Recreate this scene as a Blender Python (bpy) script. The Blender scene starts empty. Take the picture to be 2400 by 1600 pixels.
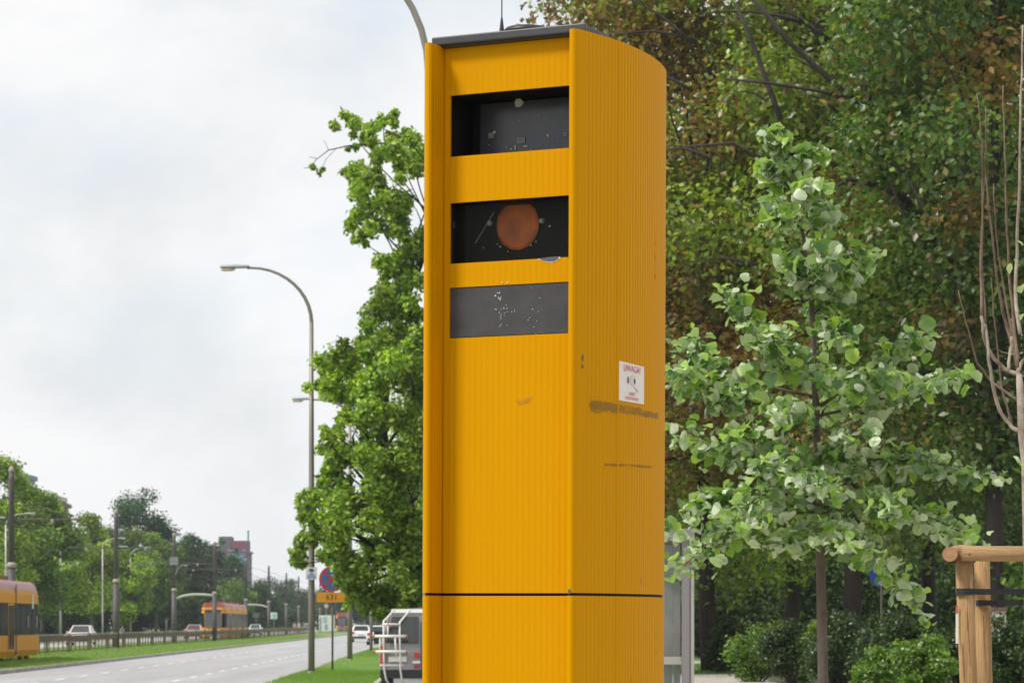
import bpy, math, random
import numpy as np
from mathutils import Vector, Matrix

# ------------------------------------------------------------------ camera, world, sun, exposure
F, CX, HY, CH = 6500.0, 1200.0, 1460.0, 1.6       # focal length and horizon measured on the 2400 x 1600 photograph
scene = bpy.context.scene
col = scene.collection
cam_d = bpy.data.cameras.new('camera'); cam = bpy.data.objects.new('camera', cam_d); col.objects.link(cam)
cam.location = (0, 0, CH); cam.rotation_euler = (math.radians(90), 0, 0)
cam_d.sensor_width = 36; cam_d.lens = F / 2400 * 36
cam_d.shift_y = (HY - 800) / 2400
cam_d.clip_start = 0.1; cam_d.clip_end = 9000
cam_d.dof.use_dof = True; cam_d.dof.focus_distance = 8.4; cam_d.dof.aperture_fstop = 18
scene.camera = cam

SUN_EL, SUN_AZ = 52.0, -118.0      # azimuth measured from +Y towards +X: negative is to the left of the view
SUN_STR, SUN_ANGLE, SKY_STR = 3.7, 13.0, 0.1
EXPOSURE = 0.0
sd = bpy.data.lights.new('sun', 'SUN'); sun = bpy.data.objects.new('sun', sd); col.objects.link(sun)
sd.energy = SUN_STR; sd.angle = math.radians(SUN_ANGLE); sd.color = (1.0, 0.955, 0.88)
_e, _a = math.radians(SUN_EL), math.radians(SUN_AZ)
sdir = Vector((math.sin(_a) * math.cos(_e), math.cos(_a) * math.cos(_e), math.sin(_e)))
sun.rotation_euler = sdir.to_track_quat('Z', 'Y').to_euler()
sun.location = sdir * 60

world = bpy.data.worlds.new('World'); scene.world = world; world.use_nodes = True
wn, wl = world.node_tree.nodes, world.node_tree.links
wn.clear()
w_out = wn.new('ShaderNodeOutputWorld'); w_bg = wn.new('ShaderNodeBackground'); w_bg.inputs['Strength'].default_value = SKY_STR
w_sky = wn.new('ShaderNodeTexSky'); w_sky.sky_type = 'NISHITA'; w_sky.sun_disc = False
w_sky.sun_elevation = _e; w_sky.sun_rotation = _a
w_tc = wn.new('ShaderNodeTexCoord')
w_map = wn.new('ShaderNodeMapping'); w_map.inputs['Scale'].default_value = (9.0, 9.0, 13.0); w_map.inputs['Location'].default_value = (2.05, 0.4, 1.35)
w_n1 = wn.new('ShaderNodeTexNoise'); w_n1.inputs['Scale'].default_value = 1.0; w_n1.inputs['Detail'].default_value = 5.0; w_n1.inputs['Roughness'].default_value = 0.56
w_n1.inputs['Distortion'].default_value = 0.25
w_r1 = wn.new('ShaderNodeValToRGB')
e = w_r1.color_ramp.elements
e[0].position = 0.32; e[0].color = (8.3, 8.5, 8.65, 1)
e[1].position = 0.58; e[1].color = (9.9, 9.9, 9.95, 1)
m_ = e.new(0.44); m_.color = (9.05, 9.2, 9.3, 1)
w_map2 = wn.new('ShaderNodeMapping'); w_map2.inputs['Scale'].default_value = (8.0, 8.0, 18.0); w_map2.inputs['Location'].default_value = (7.3, 1.2, 4.6)
w_n2 = wn.new('ShaderNodeTexNoise'); w_n2.inputs['Scale'].default_value = 1.0; w_n2.inputs['Detail'].default_value = 4.0; w_n2.inputs['Roughness'].default_value = 0.5
w_r2 = wn.new('ShaderNodeValToRGB')
e = w_r2.color_ramp.elements
e[0].position = 0.50; e[0].color = (0, 0, 0, 1); e[1].position = 0.72; e[1].color = (0.5, 0.5, 0.5, 1)
w_gain = wn.new('ShaderNodeMix'); w_gain.data_type = 'RGBA'; w_gain.blend_type = 'ADD'; w_gain.inputs['Factor'].default_value = 1.0
w_gain.inputs[7].default_value = (3.4, 3.7, 4.0, 1)       # thin high veil in front of the blue gaps
w_mix = wn.new('ShaderNodeMix'); w_mix.data_type = 'RGBA'
wl.new(w_tc.outputs['Generated'], w_map.inputs['Vector']); wl.new(w_map.outputs['Vector'], w_n1.inputs['Vector'])
wl.new(w_tc.outputs['Generated'], w_map2.inputs['Vector']); wl.new(w_map2.outputs['Vector'], w_n2.inputs['Vector'])
wl.new(w_n1.outputs['Fac'], w_r1.inputs['Fac']); wl.new(w_n2.outputs['Fac'], w_r2.inputs['Fac'])
wl.new(w_sky.outputs['Color'], w_gain.inputs[6])
wl.new(w_r2.outputs['Color'], w_mix.inputs['Factor'])
wl.new(w_r1.outputs['Color'], w_mix.inputs[6]); wl.new(w_gain.outputs[2], w_mix.inputs[7])
wl.new(w_mix.outputs[2], w_bg.inputs['Color']); wl.new(w_bg.outputs['Background'], w_out.inputs['Surface'])

vs = scene.view_settings
vs.view_transform = 'Standard'; vs.look = 'None'; vs.exposure = EXPOSURE; vs.gamma = 1.0; vs.use_curve_mapping = False
scene.render.engine = 'CYCLES'
cy = scene.cycles
cy.use_denoising = True; cy.max_bounces = 8; cy.diffuse_bounces = 4; cy.glossy_bounces = 3; cy.transmission_bounces = 5
cy.transparent_max_bounces = 8; cy.volume_bounces = 0; cy.sample_clamp_indirect = 6
rng = random.Random(7)
nrng = np.random.default_rng(11)

# ------------------------------------------------------------------ helpers
RS = (1051.0 - CX) / F             # the road runs a little to the left of the view axis
ROADROT = math.atan(-RS)
def P(px, py, D):
    return Vector(((px - CX) / F * D, D, CH - (py - HY) / F * D))
def road(u, D, z=0.0):             # u metres to the left of the line from the camera along the road
    return Vector((RS * D - u, D, z))
def px2u(px, D):
    return (1051.0 - px) * D / F

class MB:
    def __init__(s): s.v = []; s.f = []
    def quadstrip(s, rings, close=True, cap0=True, cap1=True):
        base = len(s.v); n = len(rings[0])
        for r in rings: s.v.extend([tuple(p) for p in r])
        for i in range(len(rings) - 1):
            for j in range(n if close else n - 1):
                a = base + i * n + j; b = base + i * n + (j + 1) % n
                s.f.append((a, b, b + n, a + n))
        if close and cap0: s.f.append(tuple(base + j for j in reversed(range(n))))
        if close and cap1: s.f.append(tuple(base + (len(rings) - 1) * n + j for j in range(n)))
        return s
    def box(s, c, d, rz=0.0):
        cx, cy_, cz = c; x, y, z = d[0] / 2, d[1] / 2, d[2] / 2
        ca, sa = math.cos(rz), math.sin(rz); b = len(s.v)
        for dx, dy, dz in ((-x,-y,-z),(x,-y,-z),(x,y,-z),(-x,y,-z),(-x,-y,z),(x,-y,z),(x,y,z),(-x,y,z)):
            s.v.append((cx + dx * ca - dy * sa, cy_ + dx * sa + dy * ca, cz + dz))
        for f in ((3,2,1,0),(4,5,6,7),(0,1,5,4),(1,2,6,5),(2,3,7,6),(3,0,4,7)): s.f.append(tuple(b + i for i in f))
        return s
    def tube(s, pts, rad, n=8):
        pts = [Vector(p) for p in pts]
        if not hasattr(rad, '__len__'): rad = [rad] * len(pts)
        rings = []; up = None
        for i, p in enumerate(pts):
            t = (pts[min(i + 1, len(pts) - 1)] - pts[max(i - 1, 0)]).normalized()
            if up is None:
                up = Vector((0, 0, 1)) if abs(t.z) < 0.9 else Vector((0, 1, 0))
            a = t.cross(up)
            if a.length < 1e-6: a = t.orthogonal()
            a.normalize(); b = a.cross(t).normalized(); up = b
            rings.append([p + (a * math.cos(2 * math.pi * k / n) + b * math.sin(2 * math.pi * k / n)) * rad[i] for k in range(n)])
        return s.quadstrip(rings)
    def prism(s, poly, z0, z1):
        return s.quadstrip([[(x, y, z0) for x, y in poly], [(x, y, z1) for x, y in poly]])
    def lathe(s, prof, c=(0, 0, 0), n=20, axis='Z'):
        rings = []
        for r, h in prof:
            ring = []
            for k in range(n):
                a = 2 * math.pi * k / n
                x, y = r * math.cos(a), r * math.sin(a)
                if axis == 'Z': q = (x, y, h)
                elif axis == 'Y': q = (x, h, -y)
                else: q = (h, x, y)
                ring.append((c[0] + q[0], c[1] + q[1], c[2] + q[2]))
            rings.append(ring)
        return s.quadstrip(rings)
    def slab(s, c4, off=0.0, th=0.01, inset=(0, 0, 0, 0)):
        """thin plate lying on the quad c4 (bottom-left, bottom-right, top-right, top-left), inset by fractions l, r, b, t"""
        a, b, c, d = [Vector(q) for q in c4]
        n = (b - a).cross(d - a).normalized()
        def at(x, y): return (a * (1 - x) + b * x) * (1 - y) + (d * (1 - x) + c * x) * y
        l, r, bo, t = inset
        q = [at(l, bo), at(1 - r, bo), at(1 - r, 1 - t), at(l, 1 - t)]
        return s.quadstrip([[p + n * off for p in q], [p + n * (off + th) for p in q]])
    def loft(s, sections, close=False):
        return s.quadstrip(sections, close=close)
    def build(s, name, mat, parent=None, smooth=False):
        me = bpy.data.meshes.new(name); me.from_pydata([tuple(v) for v in s.v], [], s.f); me.update()
        if smooth: me.polygons.foreach_set('use_smooth', [True] * len(me.polygons))
        return link(name, me, mat, parent)

def link(name, me, mat, parent=None):
    if mat is not None and len(me.materials) == 0: me.materials.append(mat)
    o = bpy.data.objects.new(name, me); col.objects.link(o)
    if parent is not None: o.parent = parent
    return o
def bevel(o, w=0.01, seg=2):
    m = o.modifiers.new('bevel', 'BEVEL'); m.width = w; m.segments = seg; m.limit_method = 'ANGLE'; m.angle_limit = math.radians(40)
    return o
def tag(o, label, cat, group=None, kind=None):
    o['label'] = label; o['category'] = cat
    if group: o['group'] = group
    if kind: o['kind'] = kind
    return o
def thing(name, label, cat, loc=(0, 0, 0), rz=0.0, group=None):
    o = bpy.data.objects.new(name, None); col.objects.link(o); o.empty_display_size = 0.3
    o.location = loc; o.rotation_euler = (0, 0, rz)
    return tag(o, label, cat, group)
def struct(o):
    o['kind'] = 'structure'; return o
def copy_tree(o, parent=None):
    c = o.copy(); col.objects.link(c)
    if parent is not None: c.parent = parent
    for ch in list(o.children): copy_tree(ch, c)
    return c
def text_mesh(body, size):
    cu = bpy.data.curves.new('lettering', 'FONT'); cu.body = body; cu.size = size; cu.align_x = 'CENTER'; cu.align_y = 'CENTER'
    cu.resolution_u = 3; cu.extrude = 0.0
    o = bpy.data.objects.new('lettering', cu); col.objects.link(o)
    dg = bpy.context.evaluated_depsgraph_get()
    me = bpy.data.meshes.new_from_object(o.evaluated_get(dg)); bpy.data.objects.remove(o)
    return me

# ------------------------------------------------------------------ materials
def mat(name, c, rough=0.6, metal=0.0, spec=0.5, var=0.0, vscale=6.0, bump=0.0, bscale=40.0, coat=0.0, alpha=None, stretch=(1, 1, 1), c2=None):
    m = bpy.data.materials.new(name); m.use_nodes = True
    nt = m.node_tree; p = nt.nodes['Principled BSDF']
    p.inputs['Base Color'].default_value = (*c, 1); p.inputs['Roughness'].default_value = rough
    p.inputs['Metallic'].default_value = metal; p.inputs['Specular IOR Level'].default_value = spec
    p.inputs['Coat Weight'].default_value = coat
    if var or bump or c2:
        tc = nt.nodes.new('ShaderNodeTexCoord'); mp = nt.nodes.new('ShaderNodeMapping'); mp.inputs['Scale'].default_value = stretch
        nt.links.new(tc.outputs['Object'], mp.inputs['Vector'])
    if var or c2:
        n = nt.nodes.new('ShaderNodeTexNoise'); n.inputs['Scale'].default_value = vscale; n.inputs['Detail'].default_value = 6
        n.inputs['Roughness'].default_value = 0.6
        nt.links.new(mp.outputs['Vector'], n.inputs['Vector'])
        r = nt.nodes.new('ShaderNodeValToRGB'); e = r.color_ramp.elements
        lo = c2 if c2 else tuple(x * (1 - var) for x in c); hi = c if c2 else tuple(min(1, x * (1 + var)) for x in c)
        e[0].position = 0.3; e[0].color = (*lo, 1); e[1].position = 0.7; e[1].color = (*hi, 1)
        nt.links.new(n.outputs['Fac'], r.inputs['Fac']); nt.links.new(r.outputs['Color'], p.inputs['Base Color'])
    if bump:
        n2 = nt.nodes.new('ShaderNodeTexNoise'); n2.inputs['Scale'].default_value = bscale; n2.inputs['Detail'].default_value = 4
        nt.links.new(mp.outputs['Vector'], n2.inputs['Vector'])
        b = nt.nodes.new('ShaderNodeBump'); b.inputs['Strength'].default_value = bump; b.inputs['Distance'].default_value = 0.02
        nt.links.new(n2.outputs['Fac'], b.inputs['Height']); nt.links.new(b.outputs['Normal'], p.inputs['Normal'])
    return m
def leaf_mat(name, trans=0.35, rough=0.45, back=None, spec=0.4, tmul=(1.55, 1.8, 0.6, 1)):
    m = bpy.data.materials.new(name); m.use_nodes = True; nt = m.node_tree
    p = nt.nodes['Principled BSDF']; out = nt.nodes['Material Output']
    at = nt.nodes.new('ShaderNodeAttribute'); at.attribute_name = 'col'
    src = at.outputs['Color']
    if back:
        g = nt.nodes.new('ShaderNodeNewGeometry'); mx = nt.nodes.new('ShaderNodeMix'); mx.data_type = 'RGBA'
        nt.links.new(g.outputs['Backfacing'], mx.inputs['Factor']); nt.links.new(at.outputs['Color'], mx.inputs[6])
        mx.inputs[7].default_value = (*back, 1); src = mx.outputs[2]
    nt.links.new(src, p.inputs['Base Color']); p.inputs['Roughness'].default_value = rough; p.inputs['Specular IOR Level'].default_value = spec
    t = nt.nodes.new('ShaderNodeBsdfTranslucent')
    hs = nt.nodes.new('ShaderNodeMix'); hs.data_type = 'RGBA'; hs.blend_type = 'MULTIPLY'; hs.inputs['Factor'].default_value = 1.0
    nt.links.new(at.outputs['Color'], hs.inputs[6]); hs.inputs[7].default_value = tmul
    nt.links.new(hs.outputs[2], t.inputs['Color'])
    ms = nt.nodes.new('ShaderNodeMixShader'); ms.inputs['Fac'].default_value = trans
    nt.links.new(p.outputs['BSDF'], ms.inputs[1]); nt.links.new(t.outputs['BSDF'], ms.inputs[2]); nt.links.new(ms.outputs['Shader'], out.inputs['Surface'])
    return m
def yellow_paint(name, ribs=0.0):
    m = bpy.data.materials.new(name); m.use_nodes = True; nt = m.node_tree; N = nt.nodes.new; L = nt.links.new
    p = nt.nodes['Principled BSDF']; p.inputs['Roughness'].default_value = 0.42; p.inputs['Specular IOR Level'].default_value = 0.04
    tc = N('ShaderNodeTexCoord')
    mp = N('ShaderNodeMapping'); mp.inputs['Scale'].default_value = (3, 3, 0.5); L(tc.outputs['Object'], mp.inputs['Vector'])
    n = N('ShaderNodeTexNoise'); n.inputs['Scale'].default_value = 1.6; n.inputs['Detail'].default_value = 7; L(mp.outputs['Vector'], n.inputs['Vector'])
    r = N('ShaderNodeValToRGB'); e = r.color_ramp.elements
    e[0].position = 0.28; e[0].color = (0.565, 0.257, 0.0002, 1); e[1].position = 0.66; e[1].color = (0.58, 0.265, 0.0002, 1)
    L(n.outputs['Fac'], r.inputs['Fac'])
    n3 = N('ShaderNodeTexNoise'); n3.inputs['Scale'].default_value = 3.0; n3.inputs['Detail'].default_value = 8; n3.inputs['Roughness'].default_value = 0.7; L(tc.outputs['Object'], n3.inputs['Vector'])
    r3 = N('ShaderNodeValToRGB'); e = r3.color_ramp.elements
    e[0].position = 0.66; e[0].color = (0, 0, 0, 1); e[1].position = 0.86; e[1].color = (0.25, 0.25, 0.25, 1); L(n3.outputs['Fac'], r3.inputs['Fac'])
    mx = N('ShaderNodeMix'); mx.data_type = 'RGBA'; L(r3.outputs['Color'], mx.inputs['Factor']); L(r.outputs['Color'], mx.inputs[6]); mx.inputs[7].default_value = (0.36, 0.17, 0.02, 1)
    L(mx.outputs[2], p.inputs['Base Color'])
    n2 = N('ShaderNodeTexNoise'); n2.inputs['Scale'].default_value = 260; n2.inputs['Detail'].default_value = 3; L(tc.outputs['Object'], n2.inputs['Vector'])
    b = N('ShaderNodeBump'); b.inputs['Strength'].default_value = 0.06; b.inputs['Distance'].default_value = 0.002; L(n2.outputs['Fac'], b.inputs['Height'])
    last = b
    if ribs:
        w = N('ShaderNodeTexWave'); w.bands_direction = 'X'; w.inputs['Scale'].default_value = 17.0; w.inputs['Distortion'].default_value = 0.0; L(tc.outputs['Object'], w.inputs['Vector'])
        b2 = N('ShaderNodeBump'); b2.inputs['Strength'].default_value = ribs; b2.inputs['Distance'].default_value = 0.002
        L(w.outputs['Fac'], b2.inputs['Height']); L(b.outputs['Normal'], b2.inputs['Normal']); last = b2
    L(last.outputs['Normal'], p.inputs['Normal'])
    n4 = N('ShaderNodeMapRange'); n4.inputs['To Min'].default_value = 0.36; n4.inputs['To Max'].default_value = 0.55; L(n.outputs['Fac'], n4.inputs['Value']); L(n4.outputs['Result'], p.inputs['Roughness'])
    return m
def decal_mat(name, c, thr=0.5, soft=0.12, scale=30, stretch=(1, 1, 6), amount=0.8):
    m = bpy.data.materials.new(name); m.use_nodes = True; nt = m.node_tree; N = nt.nodes.new; L = nt.links.new
    p = nt.nodes['Principled BSDF']; p.inputs['Base Color'].default_value = (*c, 1); p.inputs['Roughness'].default_value = 0.7
    at = N('ShaderNodeAttribute'); at.attribute_name = 'edge'
    tc = N('ShaderNodeTexCoord'); mp = N('ShaderNodeMapping'); mp.inputs['Scale'].default_value = stretch; L(tc.outputs['Object'], mp.inputs['Vector'])
    n = N('ShaderNodeTexNoise'); n.inputs['Scale'].default_value = scale; n.inputs['Detail'].default_value = 6; L(mp.outputs['Vector'], n.inputs['Vector'])
    ad = N('ShaderNodeMath'); ad.operation = 'ADD'; L(n.outputs['Fac'], ad.inputs[0]); L(at.outputs['Fac'], ad.inputs[1])
    mr = N('ShaderNodeMapRange'); mr.inputs['From Min'].default_value = thr; mr.inputs['From Max'].default_value = thr + soft; mr.inputs['To Max'].default_value = amount
    L(ad.outputs[0], mr.inputs['Value']); L(mr.outputs['Result'], p.inputs['Alpha'])
    return m
def glass_mat(name, tint=(0.75, 0.85, 0.82), a=0.25, rough=0.03):
    m = bpy.data.materials.new(name); m.use_nodes = True; nt = m.node_tree; N = nt.nodes.new; L = nt.links.new
    out = nt.nodes['Material Output']; nt.nodes.remove(nt.nodes['Principled BSDF'])
    t = N('ShaderNodeBsdfTransparent'); t.inputs['Color'].default_value = (*tint, 1)
    g = N('ShaderNodeBsdfGlossy'); g.inputs['Roughness'].default_value = rough
    d = N('ShaderNodeBsdfDiffuse'); d.inputs['Color'].default_value = (0.5, 0.5, 0.48, 1)
    fr = N('ShaderNodeFresnel'); fr.inputs['IOR'].default_value = 1.5
    m1 = N('ShaderNodeMixShader'); m1.inputs['Fac'].default_value = a; L(t.outputs[0], m1.inputs[1]); L(d.outputs[0], m1.inputs[2])
    m2 = N('ShaderNodeMixShader'); L(fr.outputs[0], m2.inputs['Fac']); L(m1.outputs[0], m2.inputs[1]); L(g.outputs[0], m2.inputs[2])
    L(m2.outputs[0], out.inputs['Surface']); return m

M = dict(
    asphalt=mat('asphalt', (0.345, 0.345, 0.35), 0.75, var=0.14, vscale=0.9, bump=0.3, bscale=30, stretch=(1, 0.06, 1)),
    asphalt_patch=mat('asphalt_patch', (0.24, 0.24, 0.24), 0.8, var=0.12, vscale=0.8),
    paving=mat('paving', (0.42, 0.38, 0.34), 0.85, var=0.15, vscale=1.5, bump=0.2),
    soil=mat('soil', (0.10, 0.085, 0.06), 0.95, var=0.4, vscale=1.0, c2=(0.045, 0.07, 0.02), bump=0.4, bscale=6),
    grass_ground=mat('grass_ground', (0.19, 0.31, 0.07), 0.9, vscale=0.9, c2=(0.15, 0.24, 0.055), bump=0.5, bscale=12),
    park_ground=mat('park_ground', (0.13, 0.24, 0.05), 0.9, vscale=0.25, c2=(0.08, 0.09, 0.04), bump=0.5, bscale=8),
    grass=leaf_mat('grass_blade', 0.3, 0.5),
    kerb=mat('kerb', (0.40, 0.37, 0.33), 0.85, var=0.3, vscale=2.0),
    paint_white=mat('paint_white', (0.74, 0.74, 0.72), 0.7, var=0.12, vscale=5),
    yellow=yellow_paint('yellow_paint'), yellow_rib=yellow_paint('yellow_paint_ribbed', 0.35),
    roof_grey=mat('roof_grey', (0.042, 0.043, 0.047), 0.5, var=0.15, vscale=8),
    dark=mat('dark_inside', (0.010, 0.010, 0.011), 0.7, spec=0.2),
    dark_green=mat('dark_green_inside', (0.008, 0.010, 0.006), 0.5, spec=0.15, var=0.3, vscale=20),
    glass_grey=mat('glass_grey', (0.055, 0.058, 0.068), 0.22, spec=0.6, var=0.15, vscale=14),
    charcoal=mat('charcoal_plate', (0.040, 0.040, 0.044), 0.55, var=0.25, vscale=18, bump=0.05, bscale=200),
    orange=mat('orange_filter', (0.85, 0.19, 0.018), 0.45, spec=0.4, vscale=22, c2=(0.34, 0.105, 0.04), bump=0.5, bscale=16),
    pale=mat('pale_speck', (0.55, 0.58, 0.50), 0.6, var=0.2, vscale=60),
    mint=mat('mint_bolt', (0.34, 0.55, 0.44), 0.4),
    chip=mat('chipped_primer', (0.085, 0.085, 0.095), 0.7), chip_edge=mat('chip_edge', (0.7, 0.66, 0.6), 0.7),
    black=mat('black_plastic', (0.018, 0.018, 0.02), 0.45), rubber=mat('rubber', (0.02, 0.02, 0.02), 0.8),
    sticker=mat('sticker_white', (0.72, 0.67, 0.62), 0.5, var=0.04, vscale=40), red_ink=mat('red_ink', (0.5, 0.05, 0.05), 0.6), faint_ink=mat('faint_ink', (0.60, 0.55, 0.51), 0.6),
    grey_ink=mat('grey_ink', (0.42, 0.41, 0.40), 0.6), black_ink=mat('black_ink', (0.02, 0.02, 0.02), 0.6),
    smear=decal_mat('smear', (0.25, 0.15, 0.012), 0.26, 0.34, 14, (1.5, 1.5, 5), 0.62),
    smear_thin=decal_mat('smear_thin', (0.25, 0.14, 0.015), 0.28, 0.3, 12, (1, 1, 3), 0.6),
    smear_soft=decal_mat('smear_soft', (0.40, 0.22, 0.03), 0.48, 0.25, 40, (1, 1, 1), 0.5),
    galv=mat('galvanised_steel', (0.25, 0.225, 0.195), 0.5, metal=0.35, var=0.2, vscale=5, stretch=(1, 1, 0.2)),
    galv_light=mat('galvanised_light', (0.46, 0.45, 0.42), 0.45, metal=0.4, var=0.15, vscale=3),
    lamp_glass=mat('lamp_glass', (0.62, 0.52, 0.36), 0.25), lamp_shell=mat('lamp_shell', (0.36, 0.38, 0.40), 0.5, var=0.1, vscale=10),
    tram_pole=mat('tram_pole', (0.085, 0.072, 0.075), 0.6, var=0.2, vscale=2), pole_collar=mat('pole_collar', (0.34, 0.28, 0.25), 0.6),
    bracket=mat('bracket', (0.42, 0.43, 0.36), 0.6), wire=mat('wire', (0.05, 0.045, 0.045), 0.6),
    fence=mat('fence_rust', (0.12, 0.085, 0.05), 0.85, var=0.35, vscale=3), fence_rail=mat('fence_rail', (0.30, 0.29, 0.25), 0.8, var=0.2, vscale=2),
    rail=mat('rail_steel', (0.22, 0.17, 0.13), 0.45, metal=0.7),
    ballast=mat('ballast', (0.26, 0.22, 0.18), 0.95, var=0.4, vscale=9, bump=0.6, bscale=20),
    tram_yellow=mat('tram_yellow', (0.72, 0.32, 0.012), 0.55, spec=0.25), tram_red=mat('tram_red', (0.30, 0.055, 0.042), 0.45, coat=0.15),
    tram_glass=mat('tram_glass', (0.012, 0.015, 0.012), 0.12, spec=0.08), tram_grey=mat('tram_grey', (0.22, 0.22, 0.23), 0.5),
    tram_screen=mat('tram_windscreen', (0.05, 0.06, 0.075), 0.08, spec=0.9),
    white_paint=mat('white_paint', (0.76, 0.76, 0.74), 0.35, coat=0.6), car_silver=mat('car_silver', (0.42, 0.42, 0.43), 0.35, metal=0.2, coat=0.5),
    van_grey=mat('van_grey', (0.255, 0.245, 0.235), 0.35, metal=0.25, coat=0.5, var=0.06, vscale=2), car_red=mat('car_red', (0.50, 0.10, 0.08), 0.3, coat=0.7),
    car_glare=mat('car_glare', (0.66, 0.55, 0.52), 0.3, coat=0.7), car_pink=mat('car_rose', (0.55, 0.27, 0.25), 0.3, coat=0.7), car_mint=mat('car_mint', (0.55, 0.68, 0.62), 0.3, coat=0.7),
    car_glass=mat('car_glass', (0.02, 0.024, 0.026), 0.05, spec=0.9), tail_red=mat('tail_red', (0.45, 0.02, 0.015), 0.25, coat=0.6), plate=mat('plate', (0.62, 0.62, 0.58), 0.5),
    headlight=mat('headlight', (0.8, 0.8, 0.78), 0.12), wheel_rim=mat('wheel_rim', (0.4, 0.4, 0.41), 0.35, metal=0.8),
    rack=mat('rack_white', (0.74, 0.71, 0.66), 0.4, var=0.06, vscale=12), rack_red=mat('rack_cap', (0.42, 0.12, 0.10), 0.5),
    sign_red=mat('sign_red', (0.42, 0.03, 0.035), 0.45), sign_blue=mat('sign_blue', (0.02, 0.12, 0.30), 0.45), sign_yellow=mat('sign_yellow', (0.60, 0.27, 0.005), 0.5, var=0.05),
    sign_white=mat('sign_white', (0.66, 0.66, 0.60), 0.5), navy=mat('navy_print', (0.03, 0.06, 0.16), 0.5), steel_blue=mat('steel_blue_print', (0.22, 0.30, 0.48), 0.5),
    sign_back=mat('sign_post', (0.13, 0.115, 0.10), 0.6, metal=0.3), bright_blue=mat('bright_blue', (0.012, 0.045, 0.22), 0.45),
    wood=mat('stake_wood', (0.47, 0.30, 0.145), 0.8, spec=0.2, vscale=3.0, c2=(0.30, 0.18, 0.08), bump=0.7, bscale=14, stretch=(14, 14, 0.7)),
    wood_rail=mat('rail_wood', (0.50, 0.33, 0.165), 0.8, spec=0.2, vscale=3.0, c2=(0.34, 0.21, 0.10), bump=0.7, bscale=14, stretch=(0.7, 14, 14)),
    end_grain=mat('end_grain', (0.36, 0.20, 0.10), 0.8, var=0.25, vscale=30), strap=mat('strap', (0.015, 0.015, 0.016), 0.65, bump=0.2, bscale=120),
    bark=mat('bark', (0.042, 0.032, 0.026), 0.9, var=0.4, vscale=4, bump=0.8, bscale=18, stretch=(3, 3, 0.6)),
    bark_far=mat('bark_far', (0.07, 0.06, 0.05), 0.9, var=0.3, vscale=2),
    sapling_bark=mat('sapling_bark', (0.095, 0.071, 0.054), 0.8, var=0.3, vscale=20, bump=0.4, bscale=60, stretch=(1, 1, 0.4)),
    pale_bark=mat('pale_bark', (0.42, 0.37, 0.30), 0.8, vscale=14, c2=(0.17, 0.12, 0.09), bump=0.3, bscale=40),
    shoot=mat('shoot', (0.155, 0.105, 0.072), 0.8, var=0.45, vscale=14, bump=0.4, bscale=60),
    leaf=leaf_mat('tree_leaf', 0.34, 0.38, spec=0.6), leaf_far=leaf_mat('tree_leaf_far', 0.30, 0.6, spec=0.3), silver_leaf=leaf_mat('silver_leaf', 0.32, 0.36, back=(0.50, 0.56, 0.39), spec=0.6, tmul=(1.9, 2.1, 0.9, 1)),
    shelter=mat('shelter_grey', (0.22, 0.205, 0.21), 0.5, metal=0.2), shelter_pale=mat('shelter_pale', (0.34, 0.33, 0.29), 0.6), orange_strip=mat('orange_strip', (0.62, 0.20, 0.06), 0.6),
    window_glass=glass_mat('window_glass', (0.94, 0.95, 0.93), 0.003, 0.05),
    glass=glass_mat('shelter_glass', (0.72, 0.82, 0.78), 0.3),
    red_dot=mat('red_letter', (0.6, 0.03, 0.02), 0.5),
    facade=mat('facade_beige', (0.34, 0.26, 0.21), 0.85, var=0.1, vscale=0.3), facade_dark=mat('facade_dark', (0.10, 0.10, 0.105), 0.85), roof_brown=mat('roof_brown', (0.17, 0.085, 0.06), 0.8),
    roof_blue=mat('roof_blue', (0.13, 0.22, 0.30), 0.6), wall_pale=mat('wall_pale', (0.5, 0.48, 0.45), 0.8), win=mat('window_dark', (0.03, 0.035, 0.04), 0.1),
    ad_maroon=mat('ad_maroon', (0.20, 0.035, 0.07), 0.6), ad_blue=mat('ad_blue', (0.30, 0.45, 0.62), 0.6, vscale=0.22, c2=(0.05, 0.09, 0.16)), ad_green=mat('ad_green', (0.03, 0.28, 0.14), 0.6), ad_pink=mat('ad_pink', (0.5, 0.36, 0.42), 0.6),
    skin=mat('skin', (0.5, 0.32, 0.24), 0.6), cloth_beige=mat('cloth_beige', (0.52, 0.42, 0.36), 0.8), cloth_dark=mat('cloth_dark', (0.08, 0.09, 0.12), 0.8), hair=mat('hair', (0.05, 0.035, 0.025), 0.7),
    poster_blue=mat('poster_blue', (0.25, 0.45, 0.6), 0.6),
)

M['tram_glass'].node_tree.nodes['Principled BSDF'].inputs['IOR'].default_value = 1.1

for n_ in M['window_glass'].node_tree.nodes:
    if n_.type == 'FRESNEL': n_.inputs['IOR'].default_value = 1.14

# ------------------------------------------------------------------ the setting
def sheet(name, pts, z, m, cut=1):
    return struct(MB().quadstrip([[Vector((p[0], p[1], z)) for p in pts]], cap0=False, cap1=True).build(name, m))
def strip(name, u0, u1, d0, d1, z, m, step=None):
    n = max(1, int((d1 - d0) / step)) if step else 1
    b = MB(); rows = []
    for i in range(n + 1):
        D = d0 + (d1 - d0) * i / n
        rows.append([road(u0, D, z), road(u1, D, z)])
    b.quadstrip(rows, close=False)
    return struct(b.build(name, m))
sheet('ground', [(-3500, -400), (3500, -400), (3500, 6000), (-3500, 6000)], -0.03, M['soil'])
carriageway = strip('road', 14.1, 4.5, 2, 900, 0.0, M['asphalt'], 20)
strip('far_road', 33.0, 24.0, 2, 900, 0.0, M['asphalt'], 20)
strip('parking_strip', 1.75, -4.2, 2, 500, 0.0, M['asphalt_patch'], 20)
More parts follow.
